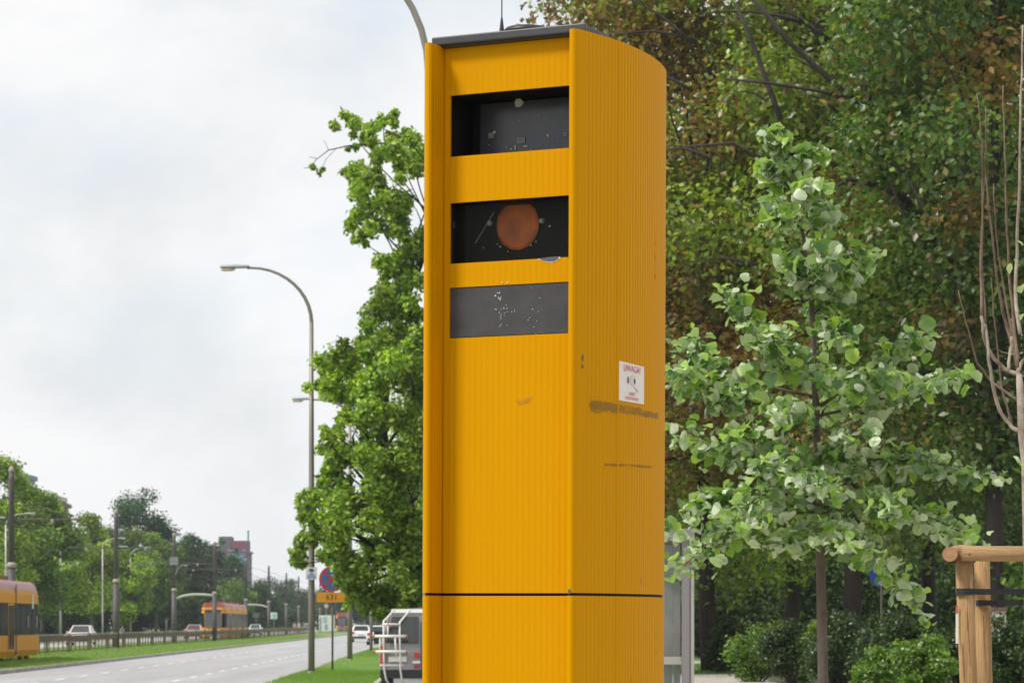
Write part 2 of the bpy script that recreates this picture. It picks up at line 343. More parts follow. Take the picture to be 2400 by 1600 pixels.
strip('bounce_sidewalk', 1.6, -30, -15, 58, 0.004, M['paving'], 20)  # unseen paving added to bounce sunlight onto the column
strip('verge', 4.38, 1.87, 2, 420, 0.10, M['grass_ground'], 4)
strip('median_verge', 24.0 - 0.12, 14.22, 2, 700, 0.10, M['grass_ground'], 4)
strip('far_verge', 60, 33.12, 2, 900, 0.10, M['park_ground'], 10)
sheet('park_lawn', [(4.0, 40), (60, 40), (120, 420), (-3.0, 420)], 0.10, M['park_ground'])
def pave(name, d0, d1, z, m, w=40): return sheet(name, [(3.2, d0), (w, d0), (w, d1), (3.2, d1)], z, m)
pave('pavement', 60, 82.0, 0.106, M['paving'], 6.7); pave('shrub_bed', 60, 90.0, 0.103, M['soil'])
pave('path', 101.5, 110.0, 0.106, M['paving'])
def kerb(u, d0, d1, w=0.12, h=0.125):
    b = MB(); rings = []
    n = int((d1 - d0) / 20)
    for i in range(n + 1):
        D = d0 + (d1 - d0) * i / n
        rings.append([road(u + w / 2, D, -0.02), road(u - w / 2, D, -0.02), road(u - w / 2, D, h), road(u + w / 2, D, h)])
    b.quadstrip(rings); return struct(b.build('kerb', M['kerb']))
kerb(14.16, 2, 700); kerb(4.44, 2, 420); kerb(1.81, 2, 420); kerb(23.94, 2, 700); kerb(33.06, 2, 800)
b = MB().box((0, 0, 0), (0.13, 2.0, 0.002)); dash = b.build('lane_dash', M['paint_white'], carriageway)
first = True
for u, ph in ((7.6, 77.5), (11.1, 79.2)):
    D = ph - 2 * 5.25
    while D < 330:
        o = dash if first else dash.copy()
        if not first: col.objects.link(o); o.parent = carriageway
        first = False
        o.location = road(u, D, 0.0055); o.rotation_euler = (0, 0, ROADROT); D += 5.25
for i, u in enumerate((17.15, 18.6, 20.6, 22.05)):
    b = MB(); rings = []
    for D in range(40, 680, 40):
        rings.append([road(u + .035, D, 0.10), road(u - .035, D, 0.10), road(u - .035, D, 0.15), road(u + .035, D, 0.15)])
    b.quadstrip(rings); struct(b.build('tram_rail', M['rail']))

# grass blades
def blades(name, label, pts, h, w, seed, cols, spread=0.35):
    g = np.random.default_rng(seed); n = len(pts)
    hh = h * g.uniform(0.5, 1.3, n); an = g.uniform(0, 2 * np.pi, n); lean = g.normal(0, spread, (n, 2))
    d = np.stack([np.cos(an), np.sin(an), np.zeros(n)], 1) * (w * g.uniform(0.6, 1.4, n))[:, None]
    tip = pts + np.stack([lean[:, 0] * hh, lean[:, 1] * hh, hh], 1)
    v = np.stack([pts - d, pts + d, tip], 1).reshape(-1, 3)
    c = np.array(cols)[g.integers(0, len(cols), n)] * g.uniform(0.8, 1.25, (n, 1))
    o = tri_mesh(name, v, np.arange(3 * n).reshape(-1, 3), np.repeat(c, 3, 0), M['grass'])
    return tag(o, label, 'grass', kind='stuff')
def tri_mesh(name, v, tris, cols, m, parent=None):
    me = bpy.data.meshes.new(name); nv, nf = len(v), len(tris)
    me.vertices.add(nv); me.vertices.foreach_set('co', np.asarray(v, np.float32).ravel())
    me.loops.add(nf * 3); me.loops.foreach_set('vertex_index', np.asarray(tris, np.int32).ravel())
    me.polygons.add(nf); me.polygons.foreach_set('loop_start', np.arange(0, nf * 3, 3, dtype=np.int32)); me.polygons.foreach_set('loop_total', np.full(nf, 3, np.int32))
    me.update(calc_edges=True)
    a = me.attributes.new('col', 'FLOAT_COLOR', 'POINT'); a.data.foreach_set('color', np.concatenate([np.clip(cols, 0, 1), np.ones((nv, 1))], 1).astype(np.float32).ravel())
    return link(name, me, m, parent)
def verge_pts(u0, u1, d0, d1, n, seed, z=0.10):
    g = np.random.default_rng(seed); u = g.uniform(min(u0, u1), max(u0, u1), n)
    D = d0 * (d1 / d0) ** g.uniform(0, 1, n)
    return np.stack([RS * D - u, D, np.full(n, z)], 1)
GC = [(0.19, 0.34, 0.07), (0.15, 0.28, 0.055), (0.23, 0.36, 0.09), (0.28, 0.34, 0.12)]
blades('verge_grass', 'bright mown grass on the roadside strip beside the parked van', verge_pts(4.36, 1.9, 66, 230, 42000, 1), 0.10, 0.018, 1, GC)
blades('median_grass', 'mown grass strip between the road and the tram fence', np.concatenate([verge_pts(16.4, 14.25, 95, 330, 36000, 2), verge_pts(23.8, 16.5, 110, 330, 26000, 3)]), 0.12, 0.025, 2, GC + [(0.24, 0.24, 0.09)])
g_ = np.random.default_rng(9)
pp = np.stack([g_.uniform(3.6, 30, 26000), np.concatenate([g_.uniform(82, 101.5, 14000), g_.uniform(110, 160, 12000)]), np.full(26000, 0.10)], 1)
blades('park_grass', 'lawn grass in the park behind the bushes', pp, 0.09, 0.02, 4, [(0.10, 0.24, 0.03), (0.14, 0.29, 0.04), (0.10, 0.2, 0.03)])

# ------------------------------------------------------------------ the speed camera column
BW = 0.4614; FL = math.radians(17.0); AR = 1.1; NOSE = 0.0214; REC = 0.0804; DEP = 2 * AR * math.sin(FL)
PL = Vector((-0.2428, 7.70)); BANG = math.atan2(-0.2, 0.4158)
LEAN = 0.0047
box = thing('speed_camera', 'tall yellow speed camera column with three dark windows beside the road', 'speed camera', (PL.x - LEAN * 3.2, PL.y, 0), 0)
box.rotation_euler = (0, LEAN, BANG)
def side_uv(a, off=0.0):           # a runs from 0 (front corner) to 1 (rear corner) of the bulging side
    ph = FL * (1 - 2 * a)
    return (BW + AR * (math.cos(ph) - math.cos(FL)) + off * math.cos(ph), AR * (math.sin(FL) - math.sin(ph)) - off * math.sin(ph))
def side_poly(sgn):
    pts = []
    n = 300; nr = 36
    for k in range(7):                                     # rounded nose
        t = math.pi * k / 6
        pts.append((BW - NOSE / 2 - math.cos(t) * NOSE / 2, 0.0107 - math.sin(t) * 0.0107))
    for i in range(1, n + 1):
        a = 0.02 + 0.98 * i / n
        ph = (a * nr) % 1.0
        prof = -0.0016 * (0.5 + 0.5 * math.cos(2 * math.pi * ph)) ** 2
        prof += 0.002 if 0.305 < a < 0.322 else 0
        pts.append(side_uv(a, prof if a > 0.06 else 0))
    pts.append((BW - NOSE, side_uv(1)[1]))
    pts.append((BW - NOSE, REC + 0.02))
    for k in range(24):                                    # ribbed inner flank
        v = 0.078 - 0.056 * k / 23
        pts.append((BW - NOSE + (0.0012 if (k // 3) % 2 else 0.0), v))
    if sgn < 0: pts = [(BW - u, v) for u, v in reversed(pts)]
    return pts
ZS, ZT = 1.681, 3.2085
for sgn in (1, -1):
    poly = side_poly(sgn)
    MB().prism(poly, ZS + 0.0038, ZT).build('side_panel', M['yellow'], box)
    MB().prism(poly, 0.0, ZS - 0.0038).build('lower_side_panel', M['yellow'], box)
def holed_plate(u0, u1, z0, z1, holes, v0, v1):
    us = sorted({u0, u1} | {h[0] for h in holes} | {h[1] for h in holes}); zs = sorted({z0, z1} | {h[2] for h in holes} | {h[3] for h in holes})
    b = MB(); solid = {}
    for i in range(len(us) - 1):
        for j in range(len(zs) - 1):
            cu, cz = (us[i] + us[i+1]) / 2, (zs[j] + zs[j+1]) / 2
            solid[i, j] = not any(h[0] < cu < h[1] and h[2] < cz < h[3] for h in holes)
    def q(*p): k = len(b.v); b.v.extend(p); b.f.append((k, k+1, k+2, k+3))
    for (i, j), s in solid.items():
        if not s: continue
        a, c, d, e = us[i], us[i+1], zs[j], zs[j+1]
        q((a, v0, d), (c, v0, d), (c, v0, e), (a, v0, e)); q((a, v1, e), (c, v1, e), (c, v1, d), (a, v1, d))
        if not solid.get((i-1, j)): q((a, v1, d), (a, v0, d), (a, v0, e), (a, v1, e))
        if not solid.get((i+1, j)): q((c, v0, d), (c, v1, d), (c, v1, e), (c, v0, e))
        if not solid.get((i, j-1)): q((a, v1, d), (c, v1, d), (c, v0, d), (a, v0, d))
        if not solid.get((i, j+1)): q((a, v0, e), (c, v0, e), (c, v1, e), (a, v1, e))
    return b
OU0, OU1 = 0.0414, 0.42
O1, O2, O3 = (2.902, 3.073), (2.6035, 2.773), (2.3955, 2.5365)
front = holed_plate(NOSE + .0015, BW - NOSE - .0015, ZS + 0.0038, 3.2045, [(OU0, OU1, *O1), (OU0, OU1, *O2), (OU0 + .001, OU1, *O3)], REC, REC + 0.008).build('front_panel', M['yellow_rib'], box)
MB().box((BW / 2, REC + .004, (ZS - .0038) / 2), (BW - 2 * NOSE - .003, .008, ZS - .0038)).build('lower_front_panel', M['yellow_rib'], box)
inner = [(.006, .012), (BW - .006, .012)] + [side_uv(.02 + .96 * k / 24, -.006) for k in range(1, 25)] + [(BW - u, v) for u, v in reversed([side_uv(.02 + .96 * k / 24, -.006) for k in range(1, 25)])]
inner_l = [(.006, .010), (NOSE - .004, .010), (NOSE - .004, REC + .012), (BW - NOSE + .004, REC + .012), (BW - NOSE + .004, .010)] + inner[1:]
MB().prism(inner_l, ZS - .02, ZS + .02).build('seam_filler', M['dark'], box)
MB().box((BW / 2, DEP - .03, 1.6), (BW - 2 * NOSE - .003, .03, 3.19)).build('rear_panel', M['yellow'], box)
CAPA = [.12 + .8 * k / 20 for k in range(21)]
slab_pts = [(-0.003, .05), (.470, .05)] + [side_uv(a, -.01 - .11 * a) for a in CAPA] + [(BW - u, v) for u, v in reversed([side_uv(a, -.01 - .11 * a) for a in CAPA])]
lid = bevel(MB().prism(slab_pts, 3.2095, 3.2335).build('roof_cap', M['roof_grey'], box), 0.004, 2)
MB().box((BW / 2, .085, 3.207), (BW - 2 * NOSE - .004, .05, .0045)).build('roof_gasket', M['black'], box)

def recess(z0, z1, depth, name, m_wall):
    b = MB(); v0, v1 = REC + .008, REC + depth
    i0, i1, a, c = OU0 - .004, OU1 + .004, z0 - .004, z1 + .004
    r0 = [(i0, v0, a), (i1, v0, a), (i1, v0, c), (i0, v0, c)]; r1 = [(x, v1, z) for x, _, z in r0]
    b.quadstrip([r1, r0], cap0=True, cap1=False)
    return b.build(name, m_wall, box)
w1 = recess(*O1, 0.15, 'camera_window', M['dark']); w2 = recess(*O2, 0.15, 'flash_window', M['dark'])
BV = REC + 0.145
g1 = MB().box((BW / 2 + .012, BV, sum(O1) / 2 + 0.0), (OU1 - OU0 - .022, .004, .166)).build('window_pane', M['glass_grey'], w1)
g2 = MB().box((BW / 2, BV, sum(O2) / 2), (OU1 - OU0, .004, .17)).build('flash_backing', M['dark_green'], w2)
bi = Matrix.Translation(box.location) @ box.rotation_euler.to_matrix().to_4x4(); bii = bi.inverted()
def on_v(px, py, v):               # where the sight line through a photograph pixel meets the plane v in the column
    o = bii @ Vector((0, 0, CH)); d = (bii @ P(px, py, 10.0)) - o
    t = (v - o.y) / d.y; return o + d * t
def fleck(name, px, py, r, v, m, par, n=7, seed=0):
    g = random.Random(seed * 31 + int(px)); c = on_v(px, py, v); pts = []
    for k in range(n):
        a = 2 * math.pi * k / n; q = r * g.uniform(.75, 1.15)
        pts.append((c.x + q * math.cos(a), c.z + q * math.sin(a)))
    b = MB(); b.quadstrip([[(x, c.y + .0015, z) for x, z in pts], [(x, c.y - .0012, z) for x, z in pts]]); return b.build(name, m, par)
fv = BV - .004
fleck('reflector', 1217, 241, .0135, fv, M['pale'], w1, 8)
for i, (x, y, wd, h) in enumerate(((1221, 330, .026, .017), (1151, 318, .016, .015), (1325, 315, .014, .012), (1208, 346, .004, .014), (1232, 343, .012, .004))):
    c = on_v(x, y, fv); MB().box(tuple(c), (wd, .002, h)).build('screen_tag', M['tram_grey'] if i < 3 else M['pale'], w1)
for i, (x, y, r) in enumerate(((1159, 310, .004), (1284, 318, .004), (1309, 321, .002), (1234, 271, .002), (1262, 270, .0015), (1217, 283, .0016), (1280, 279, .0016), (1198, 350, .003), (1187, 345, .002), (1146, 340, .0015), (1245, 352, .0018), (1270, 343, .0013))):
    fleck('dust_fleck', x, y, r, fv, M['pale'], w1, 6, i)
c = on_v(1212, 527, BV - .012)
disc = MB()
ring = lambda r, v, k: [(c.x + r * math.cos(2 * math.pi * j / 15 + k), v, c.z + r * 1.06 * math.sin(2 * math.pi * j / 15 + k)) for j in range(15)]
disc.quadstrip([ring(.064, BV - .001, .2), ring(.067, BV - .009, .2), ring(.060, BV - .013, .2), ring(.03, BV - .013, .3)], cap0=False)
disc.build('flash_filter', M['orange'], w2)
for x, y in ((1148, 523), (1270, 518)):
    c = on_v(x, y, BV - .005); MB().lathe([(.0075, .002), (.0075, -.004), (.005, -.007)], tuple(c), 10, 'Y').build('bolt', M['mint'], w2)
for i, (x, y, r) in enumerate(((1288, 530, .003), (1172, 578, .003), (1166, 572, .002), (1244, 575, .003), (1256, 566, .0025), (1133, 581, .002), (1190, 589, .002), (1262, 470, .0015), (1283, 462, .0015))):
    fleck('dust_fleck', x, y, r, fv, M['pale'], w2, 6, i)
a0, a1 = on_v(1114, 570, fv), on_v(1158, 497, fv)
MB().tube([a0, a1], .0012, 5).build('wire_strand', M['grey_ink'], w2)
MB().box((BW / 2, REC + .03, sum(O2) / 2), (OU1 - OU0 + .004, .004, .172)).build('window_glass', M['window_glass'], w2)
rad = MB().box(((OU0 + OU1) / 2, REC + .006, sum(O3) / 2), (OU1 - OU0 - .005, .008, O3[1] - O3[0] - .004)).build('radar_plate', M['charcoal'], box)
g = random.Random(5)
spots = [(1167 + g.gauss(0, 5), 700 + g.gauss(0, 6), .0022) for _ in range(6)] + [(1180 + g.gauss(0, 13), 730 + g.gauss(0, 14), .0014) for _ in range(22)] + [(1246 + g.gauss(0, 9), 725 + g.gauss(0, 26), .0013) for _ in range(12)] + [(1177, 663, .003), (1189, 662, .0025)]
for i, (x, y, r) in enumerate(spots): fleck('scuff_fleck', x, y, r * g.uniform(.6, 1.2), REC + (.0015 if y > 670 else -.001), M['pale'], rad, 5, i)
# chipped paint below the flash window
def blob(name, pxs, v, m, par, th=.0012):
    pts = [on_v(x, y, v) for x, y in pxs]
    b = MB(); b.quadstrip([[(p.x, p.y + .001, p.z) for p in pts], [(p.x, p.y - th, p.z) for p in pts]]); return b.build(name, m, par)
blob('chip_edge', [(1259, 607), (1268, 610), (1283, 615), (1292, 616), (1303, 613), (1313, 605), (1313, 602), (1290, 603)], REC, M['chip_edge'], front, .0012)
blob('paint_chip', [(1264, 606), (1272, 610), (1286, 613), (1299, 612), (1309, 605), (1308, 601), (1290, 602)], REC - .0016, M['chip'], front, .001)
blob('paint_chip', [(1331, 1383), (1335, 1379), (1338, 1385), (1336, 1391), (1331, 1391)], -.001, M['chip'], front, .001)
# decals that follow the curved side
def side_at(px, z):
    best = None
    for k in range(2001):
        a = k / 2000 * .8
        u, v = side_uv(a); w = bi @ Vector((u, v, z)); x = CX + F * w.x / w.y
        if best is None or abs(x - px) < best[0]: best = (abs(x - px), a)
    return best[1]
def side_z(py, a):
    u, v = side_uv(a); w = bi @ Vector((u, v, 2.0)); return CH - (py - HY) / F * w.y
def side_pt(px, py, off):
    a = side_at(px, 2.2); z = side_z(py, a); u, v = side_uv(a, off); return Vector((u, v, z))
def side_decal(name, top, bot, m, off=.0015, par=box, n=16):
    """top, bot: photograph polylines with the same number of points"""
    b = MB(); edge = []; rows = []
    nt = len(top); grid = []
    for i in range(nt):
        row = []
        for j in range(5):
            t = j / 4; x = top[i][0] * (1 - t) + bot[i][0] * t; y = top[i][1] * (1 - t) + bot[i][1] * t
            row.append(side_pt(x, y, off)); edge.append(-0.28 if j in (0, 4) or i in (0, nt - 1) else (0.12 if j == 2 else 0.05))
        grid.append(row)
    b.quadstrip(grid, close=False)
    o = b.build(name, m, par)
    at = o.data.attributes.new('edge', 'FLOAT', 'POINT'); at.data.foreach_set('value', edge)
    return o
def lin(pts, n):
    out = []
    for i in range(n):
        t = i / (n - 1) * (len(pts) - 1); k = min(int(t), len(pts) - 2); f_ = t - k
        out.append((pts[k][0] * (1 - f_) + pts[k+1][0] * f_, pts[k][1] * (1 - f_) + pts[k+1][1] * f_))
    return out
side_decal('smear', lin([(1378, 930), (1420, 936), (1470, 944), (1510, 955), (1548, 968)], 24), lin([(1380, 968), (1420, 968), (1470, 972), (1510, 976), (1548, 982)], 24), M['smear'])
side_decal('smear', lin([(1412, 1081), (1470, 1083), (1530, 1088)], 16), lin([(1412, 1091), (1470, 1092), (1530, 1096)], 16), M['smear_thin'])
for (x, y0, y1, w_) in ((1363, 829, 844, 3), (1362, 853, 861, 4)):
    side_decal('scratch', [(x, y0), (x + w_, y0)], [(x, y1), (x + w_, y1)], M['chip'])
for (x, y0, y1) in ((1530, 520, 700), (1499, 1330, 1385), (1535, 1420, 1590), (1478, 1560, 1600)):
    side_decal('drip_mark', [(x, y0), (x + 4, y0), (x + 7, y0)], [(x, y1), (x + 4, y1), (x + 7, y1)], M['smear_soft'])
# scuffs on the front panel
def front_decal(name, pxs, m):
    b = MB(); grid = []; edge = []
    for i, (t, bt) in enumerate(pxs):
        row = []
        for j in range(4):
            f_ = j / 3; row.append(on_v(t[0] * (1 - f_) + bt[0] * f_, t[1] * (1 - f_) + bt[1] * f_, REC - .0015)); edge.append(-.25 if j in (0, 3) or i in (0, len(pxs) - 1) else .08)
        grid.append(row)
    b.quadstrip(grid, close=False); o = b.build(name, m, front)
    at = o.data.attributes.new('edge', 'FLOAT', 'POINT'); at.data.foreach_set('value', edge)
front_decal('scuff', [((1198, 925), (1205, 945)), ((1215, 932), (1218, 955)), ((1235, 925), (1240, 950)), ((1258, 910), (1265, 930))], M['smear_soft'])
front_decal('scuff', [((1228, 898), (1232, 912)), ((1245, 905), (1248, 918)), ((1262, 915), (1264, 932))], M['smear_soft'])
# small bare spots on the lower left edge
for x, y in ((995, 1452), (996, 1487)):
    c = on_v(x + 1.5, y, .004); MB().lathe([(.0036, .004), (.0036, -.003)], tuple(c), 8, 'Y').build('rivet', M['grey_ink'], box)
# warning sticker
st_b = MB(); rows = []
for i in range(7):
    x = 1446.5 + 62 * i / 6
    rows.append([side_pt(x, 842 + 15.5 * i / 6, .0012), side_pt(x, 935 + 10.5 * i / 6, .0012)])
st_b.quadstrip(rows, close=False)
sticker = st_b.build('warning_sticker', M['sticker'], box)
ta, tb = rows[0][0], rows[-1][0]; ba_ = rows[0][1]
ex = (tb - ta); sw = Vector((ex.x, ex.y, 0)).length; exn = Vector((ex.x, ex.y, 0)).normalized(); shh = (ta - ba_).length; en = Vector((exn.y, -exn.x, 0))
def sticker_mesh(name, me, fx, fy, m, sx=1.0):
    o = link(name, me, m, sticker)
    c0 = rows[0][0].lerp(rows[-1][1], .5); c_ = c0 + exn * ((fx - .5) * sw) + Vector((0, 0, (.5 - fy) * shh)) + en * 0.0042
    R = Matrix((exn * sx, Vector((0, 0, 1)), en)).transposed().to_4x4(); R.translation = c_
    o.matrix_local = R; return o
sticker_mesh('lettering', text_mesh('UWAGA!', .026), .5, .17, M['red_ink'], 1.05)
sticker_mesh('lettering', text_mesh('OBIEKT', .0135), .5, .80, M['red_ink'], 1.0)
sticker_mesh('lettering', text_mesh('MONITOROWANY', .0125), .5, .915, M['red_ink'], .82)
def flat(pts):
    me = bpy.data.meshes.new('print'); me.from_pydata([(x, y, 0) for x, y in pts], [], [tuple(range(len(pts)))]); return me
ell = lambda a, c_, n=14, cx=0, cy_=0: [(cx + a * math.cos(2 * math.pi * k / n), cy_ + c_ * math.sin(2 * math.pi * k / n)) for k in range(n)]
sticker_mesh('camera_print', flat(ell(.019, .017)), .53, .45, M['faint_ink'])
sticker_mesh('camera_print', flat(ell(.0035, .011)), .34, .46, M['black_ink']).location += en * .0008
sticker_mesh('camera_print', flat(ell(.0045, .0075)), .58, .46, M['black_ink']).location += en * .0008
sticker_mesh('camera_print', flat([(-.014, .003), (.014, -.004), (.02, -.012), (.004, -.008)]), .62, .62, M['grey_ink'])
# roof fittings
ax = on_v(1176, 66, .20)
MB().lathe([(.022, 0), (.022, .008), (.012, .014), (.0, .016)], (ax.x, .20, 3.233), 14).build('antenna_base', M['kerb'], box)
ant = MB().lathe([(.008, .012), (.0075, .03), (.0035, .065), (.0018, .075), (.0015, .40)], (ax.x, .20, 3.233), 10).build('antenna', M['black'], box)
vx = on_v(1235, 60, .26)
MB().lathe([(.042, 0), (.046, .018), (.026, .03), (.02, .034)], (vx.x, .26, 3.233), 20).build('vent_base', M['kerb'], box)
MB().lathe([(.068, .030), (.072, .036), (.06, .048), (.03, .054), (0, .055)], (vx.x, .26, 3.233), 26).build('vent_cap', M['black'], box, True)
lx = on_v(1140, 72, .16)
MB().tube([(lx.x - .005, .16, 3.233), (lx.x - .002, .16, 3.247), (lx.x + .015, .165, 3.254), (lx.x + .035, .17, 3.25), (ax.x - .01, .19, 3.243)], .0022, 6).build('cable', M['rubber'], box)

# ------------------------------------------------------------------ street lamps, signs, poles, fence
def arc_pts(p0, h, ext, n=10):     # quarter ellipse from a vertical pole to a horizontal arm on the left
    return [Vector((p0.x - ext * (1 - math.cos(math.pi / 2 * k / n)), p0.y, p0.z + h * math.sin(math.pi / 2 * k / n))) for k in range(n + 1)]
def street_lamp(label, base, hz, ext=1.75, arc=1.55, r0=0.105, r1=0.05, headlen=0.85, flip=1, group='street lamps along the road', m=None):
    t = thing('street_lamp', label, 'street lamp', base, 0, group); m = m or M['galv']
    zc = hz - arc
    MB().lathe([(r0 * 1.02, 0), (r0, zc * .3), (r0 * .8, zc * .62), (r0 * .62, zc)], (0, 0, 0), 12).build('pole', m, t, True)
    MB().lathe([(r0 * 1.5, 0), (r0 * 1.5, .05), (r0 * 1.06, .12)], (0, 0, 0), 12).build('base_collar', m, t, True)
    a = arc_pts(Vector((0, 0, zc - .02)), arc, ext)
    a = [Vector((p.x * flip, p.y, p.z)) for p in a]
    MB().tube([Vector((0, 0, zc - .4))] + a + [a[-1] + Vector((-.12 * flip, 0, -.01))], [r0 * .6] + [r0 * .6 - (r0 * .6 - r1 * .7) * k / (len(a)) for k in range(len(a) + 1)], 10).build('arm', m, t, True)
    e_ = a[-1]; s_ = -flip
    prof = [(0, .045), (.10, .07), (.45, .085), (.80, .075), (.86, .04)]
    rings = []
    for x, r in prof:
        rings.append([(e_.x + s_ * (x + .05), e_.y + math.cos(2 * math.pi * k / 10) * r * 1.7, e_.z + .02 + max(-.35, math.sin(2 * math.pi * k / 10)) * r) for k in range(10)])
    hd = MB().quadstrip(rings).build('lamp_head', M['lamp_shell'], t, True)
    MB().quadstrip([[(e_.x + s_ * (x + .05), e_.y + math.cos(2 * math.pi * k / 10) * .10 * f_, e_.z - .03 - .075 * f_ * max(0, -math.sin(2 * math.pi * k / 10))) for k in range(10)] for x, f_ in ((.42, .5), (.5, .95), (.75, 1), (.83, .6))]).build('lamp_lens', M['lamp_glass'], hd, True)
    return t
def base_of(px, D, z=0.10): q = P(px, HY, D); return (q.x, q.y, z)
street_lamp('curved steel street lamp whose small white panel shows a blue figure', base_of(730, 80.6), (HY - 634) * 80.6 / F + CH, 1.75, 1.6, .094)
street_lamp('curved lamp rising close behind the edge of the yellow column', base_of(1004, 36, 0.0), 10.6, 1.85, 1.85, .075)
street_lamp('street lamp whose head pokes out of the big lime crown', base_of(820, 108), (HY - 941) * 108 / F + CH, 1.35, .7, .10)
t = thing('steel_post', 'short grey steel post standing on the grass beside the white car', 'post', base_of(870, 146), 0)
MB().lathe([(.085, 0), (.085, 1.8), (.08, 2.35)], (0, 0, 0), 10).build('shaft', M['galv'], t, True)
MB().lathe([(.088, 2.35), (.06, 2.40), (0, 2.41)], (0, 0, 0), 10).build('post_cap', M['galv'], t, True)

# panel with the police figure, on the lamp pole
D = 80.45; s_ = D / F
c = P(730, 1343, D)
t = thing('camera_notice_panel', 'small white panel with a blue police figure on the lamp pole', 'sign', tuple(c), 0)
MB().box((0, 0, 0), (26 * s_, .01, 29 * s_)).build('panel', M['sign_white'], t)
def flat_on(name, pts, m, par, y=-.008, th=.002):
    b = MB(); b.quadstrip([[(x, y + th, z) for x, z in pts], [(x, y, z) for x, z in pts]]); return b.build(name, m, par)
flat_on('cap_print', [(-.06, .05), (.06, .05), (.07, .08), (.085, .10), (0, .155), (-.085, .10), (-.07, .08)], M['navy'], t)
flat_on('figure_print', [(-.13, -.15), (.13, -.15), (.12, -.06), (.06, -.015), (0.03, .04), (-.03, .04), (-.06, -.015), (-.12, -.06)], M['steel_blue'], t)
MB().lathe([(.125, -.05), (.125, .05)], (0, .125, 0), 12).build('clamp', M['galv'], t)

# no stopping sign with the plate 631
D = 86.0; s_ = D / F
bx_, by_, _ = base_of(779, D)
t = thing('no_stopping_sign', 'round red and blue no stopping sign above a yellow 631 plate', 'road sign', (bx_, by_, 0.10), 0)
zc = CH - (1356 - HY) * s_ - .10; zp = CH - (1399 - HY) * s_ - .10
MB().lathe([(.032, 0), (.032, zc + .2)], (0, .06, 0), 10).build('post', M['sign_back'], t, True)
R_ = .395
disk = MB().lathe([(R_, .01), (R_, -.002)], (-.02, 0, zc), 36, 'Y').build('sign_face', M['sign_red'], t)
MB().lathe([(R_ * .80, -.002), (R_ * .80, -.0065)], (-.02, 0, zc), 36, 'Y').build('blue_field', M['sign_blue'], disk)
for a in (45, -45):
    ca, sa = math.cos(math.radians(a)), math.sin(math.radians(a)); L_, w_ = R_ * .82, R_ * .09
    flat_on('red_bar', [(-.02 + x * ca - z * sa, zc + x * sa + z * ca) for x, z in ((-L_, -w_), (L_, -w_), (L_, w_), (-L_, w_))], M['sign_red'], disk, -.0105 if a > 0 else -.013)
pl = MB().box((-.02, 0, zp), (70 * s_, .008, 23 * s_)).build('number_plate', M['sign_yellow'], t)
me = text_mesh('631', .25); o = link('lettering', me, M['black_ink'], pl); o.rotation_euler = (math.radians(90), 0, 0); o.location = (-.02, -.0075, zp)
MB().box((-.02, .03, zc), (.06, .05, .05)).build('clamp', M['galv'], t)

# tram power poles
POLE_D = [119, 163.7, 207, 229, 295, 320, 367, 410, 452, 495]
POLE_PX = [27, 272, 408, 503, 576, 630, 671, 700, 728, 750]
POLE_TOP = [1092, 1193, 1248, 1268, 1308, 1324, 1341, 1349, 1356, 1361]
POLE_HINT = ['standing behind the tram at the picture edge', 'standing alone above the railing', 'carrying a square grey box', 'standing in front of the yellow tram', 'just behind the tail of the yellow tram', 'next to the blue and white board', 'in front of the round dark tree', 'before the far dark trees', 'hidden partly by the street lamp pole', 'farthest along the line before the bend']
POLES = []
def tram_pole(i):
    D = POLE_D[i]; b_ = base_of(POLE_PX[i], D); H = CH + (HY - POLE_TOP[i]) * D / F - .1
    t = thing('catenary_pole', 'dark steel tram wire pole ' + POLE_HINT[i], 'pole', b_, ROADROT, 'tram wire poles in the middle of the tracks')
    MB().lathe([(.19, 0), (.185, 3.9)], (0, 0, 0), 12).build('lower_shaft', M['tram_pole'], t, True)
    MB().lathe([(.13, 3.9), (.12, H - .6), (.11, H - .25)], (0, 0, 0), 12).build('upper_shaft', M['tram_pole'], t, True)
    MB().lathe([(.21, 3.88), (.215, 4.02), (.14, 4.12)], (0, 0, 0), 12).build('collar', M['pole_collar'], t, True)
    MB().lathe([(.12, H - .25), (.14, H - .2), (.10, H - .05), (.03, H), (0, H)], (0, 0, 0), 12).build('finial', M['pole_collar'], t, True)
    ar = MB().tube([(-2.9, 0, 5.95), (0, 0, 5.95), (2.9, 0, 5.95)], .035, 6).build('cross_arm', M['tram_pole'], t)
    for sx in (-1, 1):
        MB().tube([(sx * 2.6, 0, 5.95), (sx * .12, 0, 6.9)], .015, 5).build('stay_rod', M['wire'], t)
        MB().lathe([(.06, -.1), (.08, 0), (.06, .1)], (sx * 1.75, 0, 5.88), 8).build('insulator', M['pole_collar'], ar)
    if i in (0, 1):
        MB().box((.45 if i else -.5, -.1, 5.95 + .08), (.5, .16, .08)).build('light_box', M['lamp_shell'], t)
    if i == 2:
        MB().box((0, -.2, 4.5 + 1.65), (.62, .3, .58)).build('signal_box', M['tram_grey'], t)
        MB().tube([(.1, 0, 5.1), (.25, 0, 5.6), (.6, 0, 5.85), (1.0, 0, 5.8)], .04, 6).build('lamp_arm', M['bracket'], t)
    if i in (2, 5):
        sg = 1 if i == 2 else -1
        MB().tube([(sg * x, 0, z) for x, z in ((.1, 3.35), (.7, 3.55), (1.4, 3.65), (2.2, 3.65), (2.9, 3.58))], [.09, .10, .10, .10, .08], 8).build('arched_bracket', M['bracket'], t)
    POLES.append(t)
for i in range(len(POLE_D)): tram_pole(i)
def wire(label, u, z, d0, d1):
    pts = []
    for k in range(60):
        D = d0 + (d1 - d0) * k / 59
        pts.append(road(u, D, z + .12 * math.sin(math.pi * ((k * .31) % 1.0)) * -1))
    return tag(MB().tube(pts, .014, 5).build('overhead_wire', M['wire']), label, 'wire', 'tram overhead wires')
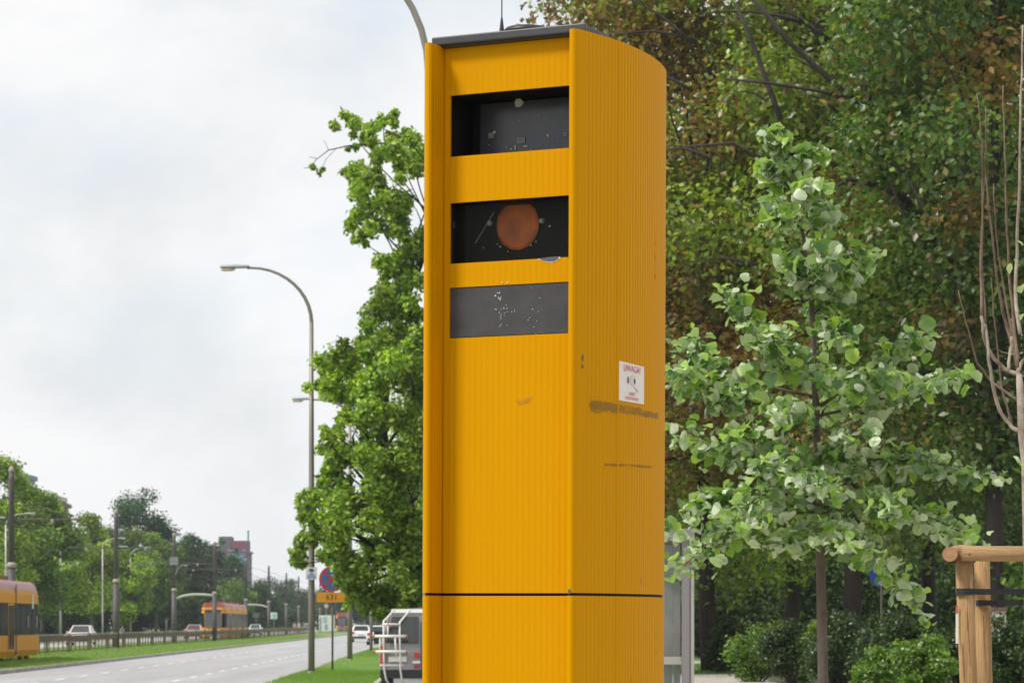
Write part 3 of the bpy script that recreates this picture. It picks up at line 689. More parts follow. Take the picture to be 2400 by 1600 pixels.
wire('thin overhead wire over the nearer tram track', 17.9, 5.7, 60, 520)
wire('thin overhead wire over the farther tram track', 21.4, 5.7, 60, 520)
wire('upper carrying wire above the nearer tram track', 17.9, 6.75, 60, 520)
wire('upper carrying wire above the farther tram track', 21.4, 6.75, 60, 520)

# railing between the tracks
fence = thing('railing', 'low rusty brown railing running along between the tram tracks', 'fence', tuple(road(19.55, 95, 0.10)), ROADROT)
fl = 295.0
for k in range(0, int(fl / 8.0)):
    MB().box((0, 4 + 8 * k, .93), (.09, 7.98, .07)).build('top_rail', M['fence_rail'], fence)
    MB().box((0, 4 + 8 * k, .12), (.05, 7.98, .05)).build('bottom_rail', M['fence'], fence)
    MB().box((.03, 4 + 8 * k, .74), (.04, 7.98, .26)).build('kick_board', M['fence'], fence)
    MB().box((0, 8 * k, .5), (.11, .11, 1.0)).build('post', M['fence'], fence)
bar = MB().box((0, 0, 0), (.05, .05, .82)).build('railing_bar', M['fence'], fence)
firstbar = True
for k in range(7, int(fl / 1.6)):
    o = bar if firstbar else bar.copy()
    if not firstbar: col.objects.link(o); o.parent = fence
    firstbar = False; o.location = (0, .8 + 1.6 * k, .50)

# ------------------------------------------------------------------ trams
def tram(label, loc, rz, length, hide_front=False, pant=True, red_front=False):
    t = thing('tram', label, 'tram', loc, rz, 'trams')
    st = [(0.0, .70, .0), (.25, .80, .0), (.8, .93, 0), (1.7, 1.0, 0), (length - 1.7, 1.0, 0), (length - .8, .93, 0), (length - .25, .80, 0), (length, .70, 0)]
    H_ = 1.175
    def sect(pts):
        out = []
        for y, sx, _ in st: out.append([(x * sx, y + (0.0 if 1 < y < length - 1 else (1 if y < 1 else -1) * max(0, z - 1.0) * .16), z) for x, z in pts])
        return out
    def band(name, half, m, smooth=False):
        b = MB()
        b.quadstrip([r for r in sect(half)], close=False)
        b.quadstrip([[(-x, y, z) for x, y, z in reversed(r)] for r in sect(half)], close=False)
        return b.build(name, m, t, smooth)
    lo = [(1.10, .22), (H_, .45), (H_, 1.10)]; gl = [(H_ - .012, 1.10), (H_ - .012, 2.42)]; up = [(H_, 2.42), (H_, 2.80), (H_ - .03, 2.95)]; rf = [(H_ - .03, 2.95), (1.08, 3.18), (.9, 3.36), (0, 3.42)]
    band('lower_body', lo, M['tram_yellow']); band('window_band', gl, M['tram_glass']); band('upper_body', up, M['tram_yellow']); band('roof', rf, M['tram_red'], True)
    # end walls
    for e_, sgn in ((0, 1), (length, -1)):
        yy = lambda z: e_ + sgn * max(0, z - 1.0) * .16
        w_ = .70 * H_
        def wallq(name, z0, z1, m, par=t, inset=(0, 0, 0, 0), off=0.0, th=.02):
            q = [(-w_, yy(z0), z0), (w_, yy(z0), z0), (w_, yy(z1), z1), (-w_, yy(z1), z1)]
            if sgn < 0: q = [q[1], q[0], q[3], q[2]]
            return MB().slab(q, off, th, inset).build(name, m, par)
        wallq('end_wall', .25, 2.95, M['tram_red'] if red_front else M['tram_yellow'])
        ws = wallq('windscreen', 1.15, 2.75, M['tram_screen'], t, (.05, .05, 0, 0), .022, .02)
        wallq('destination_display', 2.48, 2.72, M['black'], t, (.1, .1, 0, 0), .045, .02)
        wallq('end_bumper', .32, .62, M['tram_grey'], t, (.05, .05, 0, 0), .022, .05)
        wallq('roof_fairing', 2.95, 3.40, M['tram_red'], t, (.02, .02, 0, 0), -.02, .04)
        for sx in (-1, 1):
            MB().lathe([(.10, -sgn * .02), (.10, -sgn * .06)], (sx * .55, yy(.85), .85), 12, 'Y').build('headlight', M['headlight'], t)
            MB().tube([(sx * w_, e_ + sgn * .3, 2.7), (sx * (w_ + .35), e_ - sgn * .05, 2.65), (sx * (w_ + .38), e_ - sgn * .08, 2.35)], .03, 6).build('mirror_arm', M['black'], t)
    # side windows, doors
    n = int((length - 3.6) / 1.5); pit = (length - 3.6) / n
    for sx in (-1, 1):
        for k in range(n):
            y0 = 1.8 + pit * k
            door = k % 5 == 2
            q = [(sx * H_, y0, 1.16), (sx * H_, y0 + pit, 1.16), (sx * H_, y0 + pit, 2.36), (sx * H_, y0, 2.36)]
            if sx < 0: q = [q[1], q[0], q[3], q[2]]
            if door:
                qd = [(x, y, .42 if z < 2 else 2.40) for x, y, z in q]
                d = MB().slab(qd, .004, .02, (.02, .02, 0, 0)).build('door', M['tram_yellow'], t)
                for h in (0, 1):
                    MB().slab(qd, .026, .006, (.07 + .46 * h, .53 - .46 * h, .06, .04)).build('door_glass', M['tram_glass'], d)
            else:
                MB().slab(q, .0, .006, (.04, .04, 0, 0)).build('window', M['tram_glass'], t)
                MB().slab(q, -.004, .014, (.985, 0, 0, 0)).build('pillar', M['black'], t)
        for k in range(3):
            yj = length * (k + 1) / 4
            MB().box((sx * (H_ + .002), yj, 1.75), (.012, .22, 2.9)).build('joint_bellows', M['rubber'], t)
    for k in range(4):
        yb = 2.6 + (length - 5.2) * k / 3
        bg = MB().box((0, yb, .34), (1.9, 2.6, .16)).build('bogie', M['tram_grey'], t)
        for dy in (-.85, .85):
            for sx in (-1, 1):
                MB().lathe([(.31, -.06), (.31, .06)], (sx * .72, yb + dy, .31), 14, 'X').build('wheel', M['rail'], bg)
    if pant:
        py = length * .38
        MB().tube([(0, py, 3.4), (0, py + .9, 4.3), (0, py, 5.6)], .05, 6).build('pantograph', M['wire'], t)
        MB().tube([(-.8, py, 5.6), (.8, py, 5.6)], .04, 6).build('pantograph_head', M['wire'], t)
    for k in range(3):
        MB().box((0, length * (.2 + .28 * k), 3.45), (1.3, 2.4, .22)).build('roof_unit', M['tram_red'], t)
    return t
tr = tram('yellow tram with dark windows cut off by the picture edge', tuple(road(17.88, 85.0, .12)), ROADROT, 29.5); tr.scale = (1, 1, .935)
# notices on the near tram
MB().box((1.19, 26.35, 2.52), (.01, .42, .62)).build('side_display', M['sign_white'], tr)
for y_ in (27.4, 25.1): MB().box((1.195, y_, 1.65), (.012, .10, .5)).build('handrail', M['sign_white'], tr)
tram('yellow tram with pink roof coming towards the viewer behind the railing', tuple(road(21.75, 256, .12)), ROADROT, 29.0)
tram('far red fronted tram seen between the sign post and lamp post', tuple(road(20.0, 520, .12)), ROADROT, 24.0, red_front=True)

# ------------------------------------------------------------------ cars
def car(label, loc, rz, paint, kind='hatch', group=None, W_=1.78, L_=4.2, H_=1.47):
    """local +Y is the rear-to-front axis pointing away from the viewer, so the rear is at y = 0"""
    t = thing('car', label, 'car', loc, rz, group)
    hw = W_ / 2
    prof = [(0.05, .28), (0.0, .50), (.03, .78), (.10, .95), (L_ * .62, .97), (L_ * .80, .90), (L_ * .96, .74), (L_, .55), (L_ - .05, .26)]
    rings = []
    for x, ins in ((-hw, .06), (-hw * .93, .0), (hw * .93, .0), (hw, .06)):
        rings.append([(x, min(max(y, ins), L_ - ins), .26 + (z - .26) * (1 - ins * .9)) for y, z in prof])
    MB().quadstrip(rings).build('body', paint, t)
    y0, y1 = (.12, L_ * .66) if kind != 'sedan' else (.55, L_ * .68)
    ty0, ty1 = y0 + .42, y1 - .85
    A = [(-hw * .93, y0, .93), (hw * .93, y0, .93), (hw * .93, y1, .93), (-hw * .93, y1, .93)]
    B = [(-hw * .70, ty0, H_), (hw * .70, ty0, H_), (hw * .70, ty1, H_), (-hw * .70, ty1, H_)]
    cab = bevel(MB().quadstrip([A, B]).build('cabin', paint, t), .05, 3)
    MB().slab([A[0], A[1], B[1], B[0]], .004, .008, (.09, .09, .10, .14)).build('rear_window', M['car_glass'], t)
    MB().slab([A[2], A[3], B[3], B[2]], .004, .008, (.08, .08, .06, .10)).build('windscreen', M['car_glass'], t)
    MB().slab([A[1], A[2], B[2], B[1]], .004, .008, (.10, .50, .12, .14)).build('side_window', M['car_glass'], t); MB().slab([A[1], A[2], B[2], B[1]], .004, .008, (.53, .14, .12, .14)).build('side_window', M['car_glass'], t)
    MB().slab([A[3], A[0], B[0], B[3]], .004, .008, (.14, .53, .12, .14)).build('side_window', M['car_glass'], t); MB().slab([A[3], A[0], B[0], B[3]], .004, .008, (.50, .10, .12, .14)).build('side_window', M['car_glass'], t)
    MB().box((0, -.01, .42), (W_ * .92, .10, .16)).build('rear_bumper', M['black'], t); MB().box((0, L_ - .01, .40), (W_ * .9, .10, .18)).build('front_bumper', M['black'], t)
    MB().box((0, -.02, .66), (.52, .03, .12)).build('licence_plate', M['plate'], t)
    for sx in (-1, 1):
        MB().box((sx * hw * .80, .03, .82), (.26, .10, .16)).build('tail_light', M['tail_red'], t)
        MB().box((sx * hw * .76, L_ - .12, .68), (.32, .16, .14)).build('headlight', M['headlight'], t)
        MB().box((sx * (hw + .07), y1 - .55, .98), (.16, .10, .12)).build('wing_mirror', paint, t)
        for yy in (.72, L_ - .80):
            w = MB().lathe([(.30, -.10), (.315, -.06), (.315, .06), (.30, .10)], (sx * (hw - .09), yy, .315), 18, 'X').build('wheel', M['rubber'], t, False)
            MB().lathe([(.19, -.105), (.19, .105)], (sx * (hw - .09), yy, .315), 14, 'X').build('rim', M['wheel_rim'], w)
    return t
def on_road(px, D, z=0.0): q = P(px, HY, D); return (q.x, q.y, z)
car('white hatchback driving away on the road beyond the lamp posts', on_road(846, 234), ROADROT, M['white_paint'], group='cars', W_=1.75, H_=1.46)
car('pale car half hidden between the steel post and the grey van', on_road(887, 205), ROADROT, M['white_paint'], group='cars', H_=1.44)
car('car paled by painted glare behind the railing near the cut off tram', tuple(road(26.6, 203)), ROADROT + math.pi, M['car_glare'], 'sedan', group='cars')  # pale body paint takes in the white glare on a reddish car
car('rose coloured car behind the railing in front of the yellow tram', tuple(road(26.4, 290)), ROADROT + math.pi, M['car_pink'], 'sedan', group='cars')
car('pale mint car behind the railing between two tram poles', tuple(road(26.6, 384)), ROADROT + math.pi, M['car_mint'], 'sedan', group='cars')

# ------------------------------------------------------------------ the van and its bicycle rack
VD = 65.0; vs_ = F / VD
vq = P(987, HY, VD)
van = thing('van', 'silver grey van parked with its rear to the viewer', 'van', (vq.x, vq.y, 0.0), ROADROT)
def vsec(y, top=1.0, w=1.0):
    pts = [(.90, .34), (.98, .50), (.985, .95), (.955, 1.12), (.80, 1.72), (.735, 1.85), (.62, 1.93), (0, 1.965)]
    r = [(x * w, y, .34 + (z - .34) * top) for x, z in pts]
    return r + [(-x, y_, z) for x, y_, z in reversed(r[:-1])]
def vrear(z): return .0 if z < 1.05 else (z - 1.05) * .16
rings = []
for y, tp, w in ((0.0, 1, .97), (.05, 1, 1.0), (3.3, 1, 1.0), (3.9, .80, .98), (4.7, .52, .95), (4.9, .40, .85)):
    rings.append([(x, (y_ + (vrear(z) if y < 1 else 0)), z) for x, y_, z in vsec(y, tp, w)])
vb = MB().quadstrip(rings).build('body', M['van_grey'], van, False)
def rear_pt(x, z): return (x, vrear(z), z)
def rear_slab(name, x0, x1, z0, z1, m, off=.004, th=.012, par=van, tx0=None, tx1=None):
    q = [rear_pt(x0, z0), rear_pt(x1, z0), rear_pt(x1 if tx1 is None else tx1, z1), rear_pt(x0 if tx0 is None else tx0, z1)]
    return bevel(MB().slab(q, off, th).build(name, m, par), .01, 2)
rear_slab('rear_window', -.83, -.06, 1.14, 1.76, M['car_glass'], tx0=-.68)
rear_slab('rear_window', .06, .83, 1.14, 1.76, M['car_glass'], tx1=.68)
MB().box((0, -.006, 1.0), (.02, .012, 1.3)).build('door_gap', M['black'], van)
rear_slab('roof_sky_sheen', -.70, .70, 1.84, 1.93, M['white_paint'], .0, .03)  # white strip stands in for sky reflected on the grey roof
for sx in (-1, 1):
    q = rear_slab('tail_light', sx * .90 - .06, sx * .90 + .06, .62, 1.08, M['tail_red'], .004, .02)
    MB().box((sx * .80, 1.0, .34), (.22, .68, .68)).build('wheel_arch', M['black'], van)
    for yy in (1.0, 3.95):
        w = MB().lathe([(.32, -.11), (.335, -.07), (.335, .07), (.32, .11)], (sx * .84, yy, .335), 18, 'X').build('wheel', M['rubber'], van)
        MB().lathe([(.2, -.115), (.2, .115)], (sx * .84, yy, .335), 14, 'X').build('rim', M['wheel_rim'], w)
rear_slab('door_lamp', -.16, -.03, .80, .92, M['tail_red'], .004, .03)
rear_slab('reflector_strip', -.20, -.02, .66, .72, M['white_paint'], .004, .04)
rear_slab('door_lamp', -.17, -.05, .57, .645, M['tail_red'], .004, .035)
rear_slab('licence_plate', -.76, -.34, .70, .83, M['plate'], .004, .012)
MB().box((-.55, -.03, .93), (.56, .05, .035)).build('door_handle', M['galv_light'], van)
MB().box((0, -.05, .42), (1.92, .14, .2)).build('bumper', M['black'], van)
MB().box((-1.09, 3.55, 1.25), (.22, .14, .32)).build('wing_mirror', M['black'], van)
MB().box((1.09, 3.55, 1.25), (.22, .14, .32)).build('wing_mirror', M['black'], van)
rr = thing('bicycle_rack', 'white tubular bicycle rack hung on the rear of the grey van', 'bicycle rack', (vq.x, vq.y - .25, 0), ROADROT)
def rk(px, py, dy=0.0):
    q = P(px, py, VD - .25); return (q.x - vq.x, dy, q.z)
def rtube(name, pts, r, m=M['rack'], par=rr): return MB().tube([rk(*p) for p in pts], r, 8).build(name, m, par, True)
rtube('upright', [(925, 1427, .30), (899, 1455, .03), (899, 1486, 0), (900, 1565, 0), (905, 1592, .03), (912, 1602, .12)], .021)
rtube('upright', [(962, 1427, .30), (937, 1457, .03), (937, 1486, 0), (938, 1565, 0), (941, 1588, .03), (945, 1602, .12)], .021)
rtube('cross_bar', [(896, 1462, .0), (938, 1462, .0)], .022)
for y_, x0, x1 in ((1490, 872, 951), (1526, 874, 952)):
    rtube('wheel_rail', [(x0 + 4, y_, -.12), (x1, y_, -.12)], .032); rtube('end_cap', [(x1 - 1, y_, -.12), (x1 + 4, y_, -.12)], .036, M['rack_red'])
    rtube('end_cap', [(x0, y_, -.12), (x0 + 6, y_, -.12)], .036, M['rack_red'])
rtube('support', [(891, 1486, -.12), (890, 1535, -.12)], .017); rtube('support', [(926, 1490, -.12), (929, 1540, -.12)], .019); rtube('support', [(909, 1462, 0), (909, 1488, -.10)], .017)
rtube('cross_bar', [(890, 1558, .0), (946, 1558, .0)], .02)
rtube('clamp', [(908, 1461, -.03), (918, 1468, -.05)], .022, M['rack_red'])

# ------------------------------------------------------------------ bus shelter beside the column
SD = 30.0; ss = SD / F
sb = P(1626, HY, SD)
sh = thing('bus_shelter', 'grey framed glass bus shelter just beside the yellow column', 'bus shelter', (sb.x, sb.y, 0.1), 0)
def sx_(px): return (px - 1626) * ss
MB().box((sx_(1612), 0, 1.2), (28 * ss, .10, 2.4)).build('corner_post', M['shelter'], sh)
MB().box((sx_(1616.5), -.051, 1.2), (.006, .004, 2.38)).build('post_groove', M['black'], sh)
MB().box((sx_(1622.5), -.054, 1.2), (7 * ss, .01, 2.4)).build('post_trim', M['shelter_pale'], sh)
for x0, x1 in ((1583, 1596), (1560, 1578)): MB().box((sx_((x0 + x1) / 2), .25, 1.2), ((x1 - x0) * ss, .06, 2.4)).build('rear_post', M['shelter_pale'], sh)
zb = CH - (1547 - HY) * ss - .1
MB().box((sx_(1578) - .5, .05, zb), (38 * ss + 1.0, .07, 18 * ss)).build('mid_rail', M['shelter_pale'], sh)
MB().box((sx_(1590) - .72, .12, 1.25), (1.5, .012, 2.2)).build('glass_pane', M['glass'], sh)
MB().box((sx_(1592), .20, 1.2 + .05), (7 * ss, .02, .42)).build('orange_strip', M['orange_strip'], sh)
MB().box((sx_(1569), .20, 1.2 - .03), (5 * ss, .02, .18)).build('orange_strip', M['orange_strip'], sh)
MB().box((sx_(1610) - 1.3, .55, 2.47), (2.75, 1.35, .10)).build('roof', M['shelter'], sh)
MB().box((sx_(1605) - 2.5, .6, 1.2), (.10, .10, 2.4)).build('corner_post', M['shelter'], sh)
for px_ in (1610, 1599): MB().box((sx_(px_), -.15, 2.17 if px_ > 1605 else 2.08), (.055, .02, .045)).build('red_mark', M['red_dot'], sh)

# round blue sign half hidden by the leaves
D = 75.0; q = P(2066, 1348, D)
t = thing('round_blue_sign', 'round blue sign with white bar half hidden behind sapling leaves', 'road sign', (q.x, q.y, .1), 0)
MB().lathe([(.03, 0), (.03, q.z)], (0, .02, 0), 8).build('post', M['sign_back'], t)
d_ = MB().lathe([(.33, .008), (.33, -.004)], (0, 0, q.z - .1), 28, 'Y').build('sign_face', M['bright_blue'], t)
MB().box((0, -.008, q.z - .22), (.04, .004, .3)).build('white_bar', M['sign_white'], d_)

# ------------------------------------------------------------------ far signs, board, people, buildings
D = 318.0; q = P(642, 1444, D)
t = thing('notice_board', 'small blue and white notice board on a post by the tram stop', 'sign', (q.x, q.y, .1), 0)
MB().box((0, 0, q.z), (.75, .06, .75)).build('panel', M['sign_white'], t); MB().box((.05, -.04, q.z - .05), (.42, .02, .5)).build('picture', M['poster_blue'], t)
MB().lathe([(.05, 0), (.05, q.z - .3)], (0, 0, 0), 8).build('post', M['galv'], t)
D = 330.0; q = P(600, 1443, D)
t = thing('direction_sign', 'small green square sign on a thin post beyond the railing', 'sign', (q.x, q.y, .1), 0)
MB().box((0, 0, q.z), (.75, .05, .55)).build('panel', M['facade_dark'], t); MB().lathe([(.04, 0), (.04, q.z)], (0, .05, 0), 8).build('post', M['galv'], t)
D = 470.0
t = thing('advertising_board', 'white advertising board with a figure poster beyond the lamp post', 'billboard', tuple(P(766, HY, D).xy) + (0.1,), 0)
MB().box((0, 0, 1.55), (2.6, .3, 2.7)).build('panel', M['sign_white'], t)
MB().box((-.3, -.17, 2.1), (.7, .03, 1.0)).build('poster_shirt', M['poster_blue'], t); MB().box((-.1, -.17, .9), (.5, .03, .9)).build('poster_legs', M['steel_blue'], t)
MB().box((-1.05, -.17, 1.4), (.22, .03, 2.2)).build('frame_bar', M['tram_grey'], t)
MB().lathe([(.35, -.06), (.35, .06)], (-.1, 0, 4.45), 18, 'Y').build('round_crest', M['cloth_beige'], t); MB().lathe([(.06, 2.8), (.06, 4.2)], (-.1, 0, 0), 8).build('crest_post', M['galv'], t)

def person(label, base, H, top, legs, rz, step):
    t = thing('person', label, 'person', base, rz, 'people at the crossing')
    k = H / 1.72
    me = bpy.data.meshes.new('body')
    J = dict(pel=(0, 0, .95), wai=(0, 0, 1.12), che=(0, 0, 1.34), nec=(0, 0, 1.48), hd1=(0, -.01, 1.56), hd2=(0, -.02, 1.66), kr=(.09, -.12 * step, .50), ar=(.10, .02 - .22 * step, .08), fr=(.11, -.12 - .22 * step, .03), kl=(-.09, .08 * step, .50), al=(-.10, .26 * step, .10), fl_=(-.11, .14 * step, .03), sr=(.18, 0, 1.40), er=(.24, .06 * step, 1.13), wr=(.24, -.06 * step, .90), sl=(-.18, 0, 1.40), el=(-.24, -.05 * step, 1.13), wl_=(-.24, -.14 * step, .92), hr=(.10, 0, .90), hl=(-.10, 0, .90))
    R = dict(pel=.135, wai=.12, che=.145, nec=.055, hd1=.085, hd2=.095, kr=.06, ar=.042, fr=.04, kl=.06, al=.042, fl_=.04, sr=.06, er=.045, wr=.032, sl=.06, el=.045, wl_=.032, hr=.09, hl=.09)
    E = [('pel', 'wai'), ('wai', 'che'), ('che', 'nec'), ('nec', 'hd1'), ('hd1', 'hd2'), ('pel', 'hr'), ('hr', 'kr'), ('kr', 'ar'), ('ar', 'fr'), ('pel', 'hl'), ('hl', 'kl'), ('kl', 'al'), ('al', 'fl_'), ('che', 'sr'), ('sr', 'er'), ('er', 'wr'), ('che', 'sl'), ('sl', 'el'), ('el', 'wl_')]
    ks = list(J); me.from_pydata([tuple(c * k for c in J[a]) for a in ks], [(ks.index(a), ks.index(b_)) for a, b_ in E], [])
    o = link('body', me, top, t); o.modifiers.new('skin', 'SKIN')
    for i, a in enumerate(ks): me.skin_vertices[0].data[i].radius = (R[a] * k, R[a] * k * .8)
    me.skin_vertices[0].data[0].use_root = True
    m = o.modifiers.new('sub', 'SUBSURF'); m.levels = 1; m.render_levels = 1
    MB().lathe([(.17 * k, .50 * k), (.165 * k, .98 * k), (.15 * k, 1.02 * k)], (0, 0, 0), 12).build('trousers' if legs is M['cloth_dark'] else 'skirt', legs, t, True)
    MB().lathe([(.07 * k, 1.60 * k), (.105 * k, 1.66 * k), (.10 * k, 1.74 * k), (.04 * k, 1.79 * k), (0, 1.79 * k)], (0, .015, 0), 12).build('hair', M['hair'], t, True)
q = P(691, HY, 372); person('person in a beige jacket walking at the end of the railing', (q.x, q.y, .02), 1.75, M['cloth_beige'], M['cloth_dark'], .4, 1.0)
q = P(701, HY, 371); person('taller person in pale clothes waiting at the end of the railing', (q.x, q.y, .02), 1.85, M['skin'], M['cloth_beige'], -.3, .5)

def building(name, label, px0, px1, ytop, D, depth, wall, roofm, rows, cols_, extra=0.0):
    a, b_ = P(px0, HY, D), P(px1, HY, D); w = b_.x - a.x; H = CH + (HY - ytop) * D / F
    t = thing(name, label, 'building', ((a.x + b_.x) / 2, D, 0), 0)
    MB().box((0, depth / 2, H / 2 - .2), (w, depth, H - .4)).build('wall', wall, t)
    MB().box((0, depth / 2, H - .1), (w + .8, depth + .8, .6)).build('roof', roofm, t)
    fh = H / rows; fw = w / cols_
    win = None
    for r in range(rows):
        for c_ in range(cols_):
            pos = (-w / 2 + fw * (c_ + .5), -.02, fh * (r + .55))
            if win is None:
                win = MB().box((0, 0, 0), (fw * .5, .08, fh * .5)).build('window', M['win'], t); win.location = pos
            else:
                o = win.copy(); col.objects.link(o); o.parent = t; o.location = pos
    return t, w, H
bt, bw_, bh_ = building('apartment_block', 'beige apartment block with brown roof showing above the trees', -120, 142, 1180, 400, 7, M['facade'], M['roof_brown'], 6, 8)
MB().box((bw_ / 2 - 1.7, 5, bh_ + .55), (2.8, 6, 1.2)).build('roof_house', M['wall_pale'], bt)
bt, bw_, bh_ = building('corner_house', 'pale house with blue grey eaves above the trees', 44, 66, 1116, 380, 5, M['wall_pale'], M['roof_blue'], 6, 2)
bt, bw_, bh_ = building('office_tower', 'dark tower block covered with maroon, blue and green advertising', 512, 580, 1292, 820, 14, M['facade_dark'], M['ad_maroon'], 7, 4)
zz = lambda py: CH + (HY - py) * 820 / F
for nm, m, y0, y1, x0, x1 in (('maroon_banner', 'ad_maroon', 1268, 1283, -.05, .5), ('maroon_banner', 'ad_maroon', 1268, 1284, .15, .5), ('blue_banner', 'ad_blue', 1287, 1314, -.2, .45), ('green_banner', 'ad_green', 1315, 1326, -.4, .4), ('pink_lettering', 'ad_pink', 1331, 1338, -.1, .35)):
    MB().box(((x0 + x1) / 2 * bw_, -.15 - (.02 if x0 > 0 else 0), (zz(y0) + zz(y1)) / 2), ((x1 - x0) * bw_, .12, zz(y0) - zz(y1))).build(nm, M[m], bt)
MB().box((bw_ * .25, 5, (bh_ + zz(1266)) / 2), (bw_ * .5, 8, zz(1266) - bh_)).build('roof_house', M['facade_dark'], bt)
MB().box((-bw_ * .3, 6, (bh_ + zz(1256)) / 2), (bw_ * .42, 8, zz(1256) - bh_)).build('roof_house', M['facade_dark'], bt)
MB().tube([(bw_ * .47, 5, bh_ + 2), (bw_ * .47, 5, bh_ + 6.5)], .25, 6).build('mast', M['ad_green'], bt)

# far lamps of the other carriageway
for i, (px, py, hint) in enumerate(((80, 1206, 'in front of the leafiest tree'), (200, 1238, 'between the bright green crowns'), (292, 1263, 'beside the tall dark poplar'), (352, 1285, 'over the rose coloured car'), (432, 1299, 'above the yellow tram'), (470, 1322, 'behind the tail of the yellow tram'))):
    D = (10.0 - CH) * F / (HY - py); q = P(px, HY, D)
    street_lamp('small pale lamp on the far carriageway ' + hint, (q.x - 2.2, q.y, .1), 10.0, 1.4, .9, .09, .04, flip=-1, group='lamps along the far carriageway', m=M['galv_light'])

# ------------------------------------------------------------------ trees and bushes
def leaves(name, pos, nrm, size, cols, m, parent=None, g=nrng, asp=.62):
    n = len(pos)
    nrm = nrm / (np.linalg.norm(nrm, axis=1, keepdims=True) + 1e-9)
    r = g.normal(size=(n, 3)); t = r - (r * nrm).sum(1, keepdims=True) * nrm
    t /= (np.linalg.norm(t, axis=1, keepdims=True) + 1e-9); b = np.cross(nrm, t)
    s = size[:, None]
    lift = nrm * s * g.uniform(.02, .16, (n, 1))
    mid = t * s * g.uniform(-.12, .06, (n, 1))
    v = np.stack([pos - t * s * .5, pos + b * s * asp * .5 + lift + mid, pos + t * s * .5, pos - b * s * asp * .5 + lift + mid], 1).reshape(-1, 3)
    base = np.arange(n)[:, None] * 4
    tris = np.concatenate([base + np.array([[0, 1, 2]]), base + np.array([[0, 2, 3]])], 0)
    return tri_mesh(name, v, tris, np.repeat(cols, 4, 0), m, parent)
GREEN = [(0.092, 0.172, 0.023), (0.127, 0.213, 0.025), (0.063, 0.127, 0.018), (0.178, 0.253, 0.032)]
LIME = [(0.180, 0.285, 0.026), (0.245, 0.35, 0.032), (0.095, 0.17, 0.020), (0.33, 0.41, 0.042)]
DARK = [(0.027, 0.056, 0.011), (0.039, 0.074, 0.013), (0.022, 0.046, 0.010), (0.056, 0.090, 0.016)]  # very dark greens; shade under the park crowns is put into these
BLUEG = [(0.035, 0.085, 0.035), (0.05, 0.11, 0.042), (0.028, 0.07, 0.03), (0.06, 0.12, 0.04)]
WARM = [(0.146, 0.222, 0.022), (0.203, 0.273, 0.029), (0.095, 0.152, 0.019), (0.280, 0.336, 0.038)]
WARMD = [(0.076, 0.140, 0.024), (0.102, 0.174, 0.027), (0.054, 0.108, 0.017), (0.152, 0.206, 0.032)]  # darker copy of WARM with crown shade put into the leaf colour
BROWN = [(0.21, 0.115, 0.025), (0.26, 0.155, 0.035), (0.16, 0.09, 0.025), (0.20, 0.17, 0.03)]
def clump_cloud(clumps, n_leaf, size, pal, g, alt=None, alt_p=0.0, up=0.5, hollow=.55, flat=.8):
    """clumps: (x, y, z, r, weight, tone) ; leaves fill each clump, denser near its skin"""
    w = np.array([c_[4] for c_ in clumps], float); w /= w.sum()
    k = g.choice(len(clumps), n_leaf, p=w); C_ = np.array([c_[:4] for c_ in clumps], float)
    d = g.normal(size=(n_leaf, 3)); d /= np.linalg.norm(d, axis=1, keepdims=True)
    r = C_[k, 3] * (g.uniform(0, 1, n_leaf) ** hollow) * g.uniform(.65, 1.0, n_leaf) * (1 + .45 * g.uniform(0, 1, n_leaf) ** 4)
    pos = C_[k, :3] + d * r[:, None] * np.array([1, 1, flat])
    nr = d * .55 + g.normal(size=(n_leaf, 3)) * .65 + np.array([0, 0, up])
    pal = np.array(pal); cols = pal[g.integers(0, len(pal), n_leaf)]
    tone = np.array([c_[5] for c_ in clumps])[k]
    if alt is not None:
        ac = np.array(alt)[g.integers(0, len(alt), n_leaf)]
        isalt = np.array([c_[6] if len(c_) > 6 else 0 for c_ in clumps])[k] > g.uniform(0, 1, n_leaf)
        cols = np.where(isalt[:, None], ac, cols)
    cols = cols * (tone * g.uniform(.75, 1.3, n_leaf))[:, None]
    return pos, nr, size * g.uniform(.65, 1.3, n_leaf), cols
def limb(b, a, c_, r0, r1, g, sag=.12, n=6, k=7, wob=.08):
    a, c_ = Vector(a), Vector(c_); L_ = (c_ - a).length; pts = []; rad = []
    off = Vector((g.normal() * wob, g.normal() * wob, 0)) * L_
    for i in range(n + 1):
        t = i / n; p = a.lerp(c_, t) + Vector((0, 0, 1)) * math.sin(math.pi * t) * L_ * sag + off * math.sin(math.pi * t)
        pts.append(p); rad.append(r0 + (r1 - r0) * t ** .8)
    b.tube(pts, rad, k); return pts
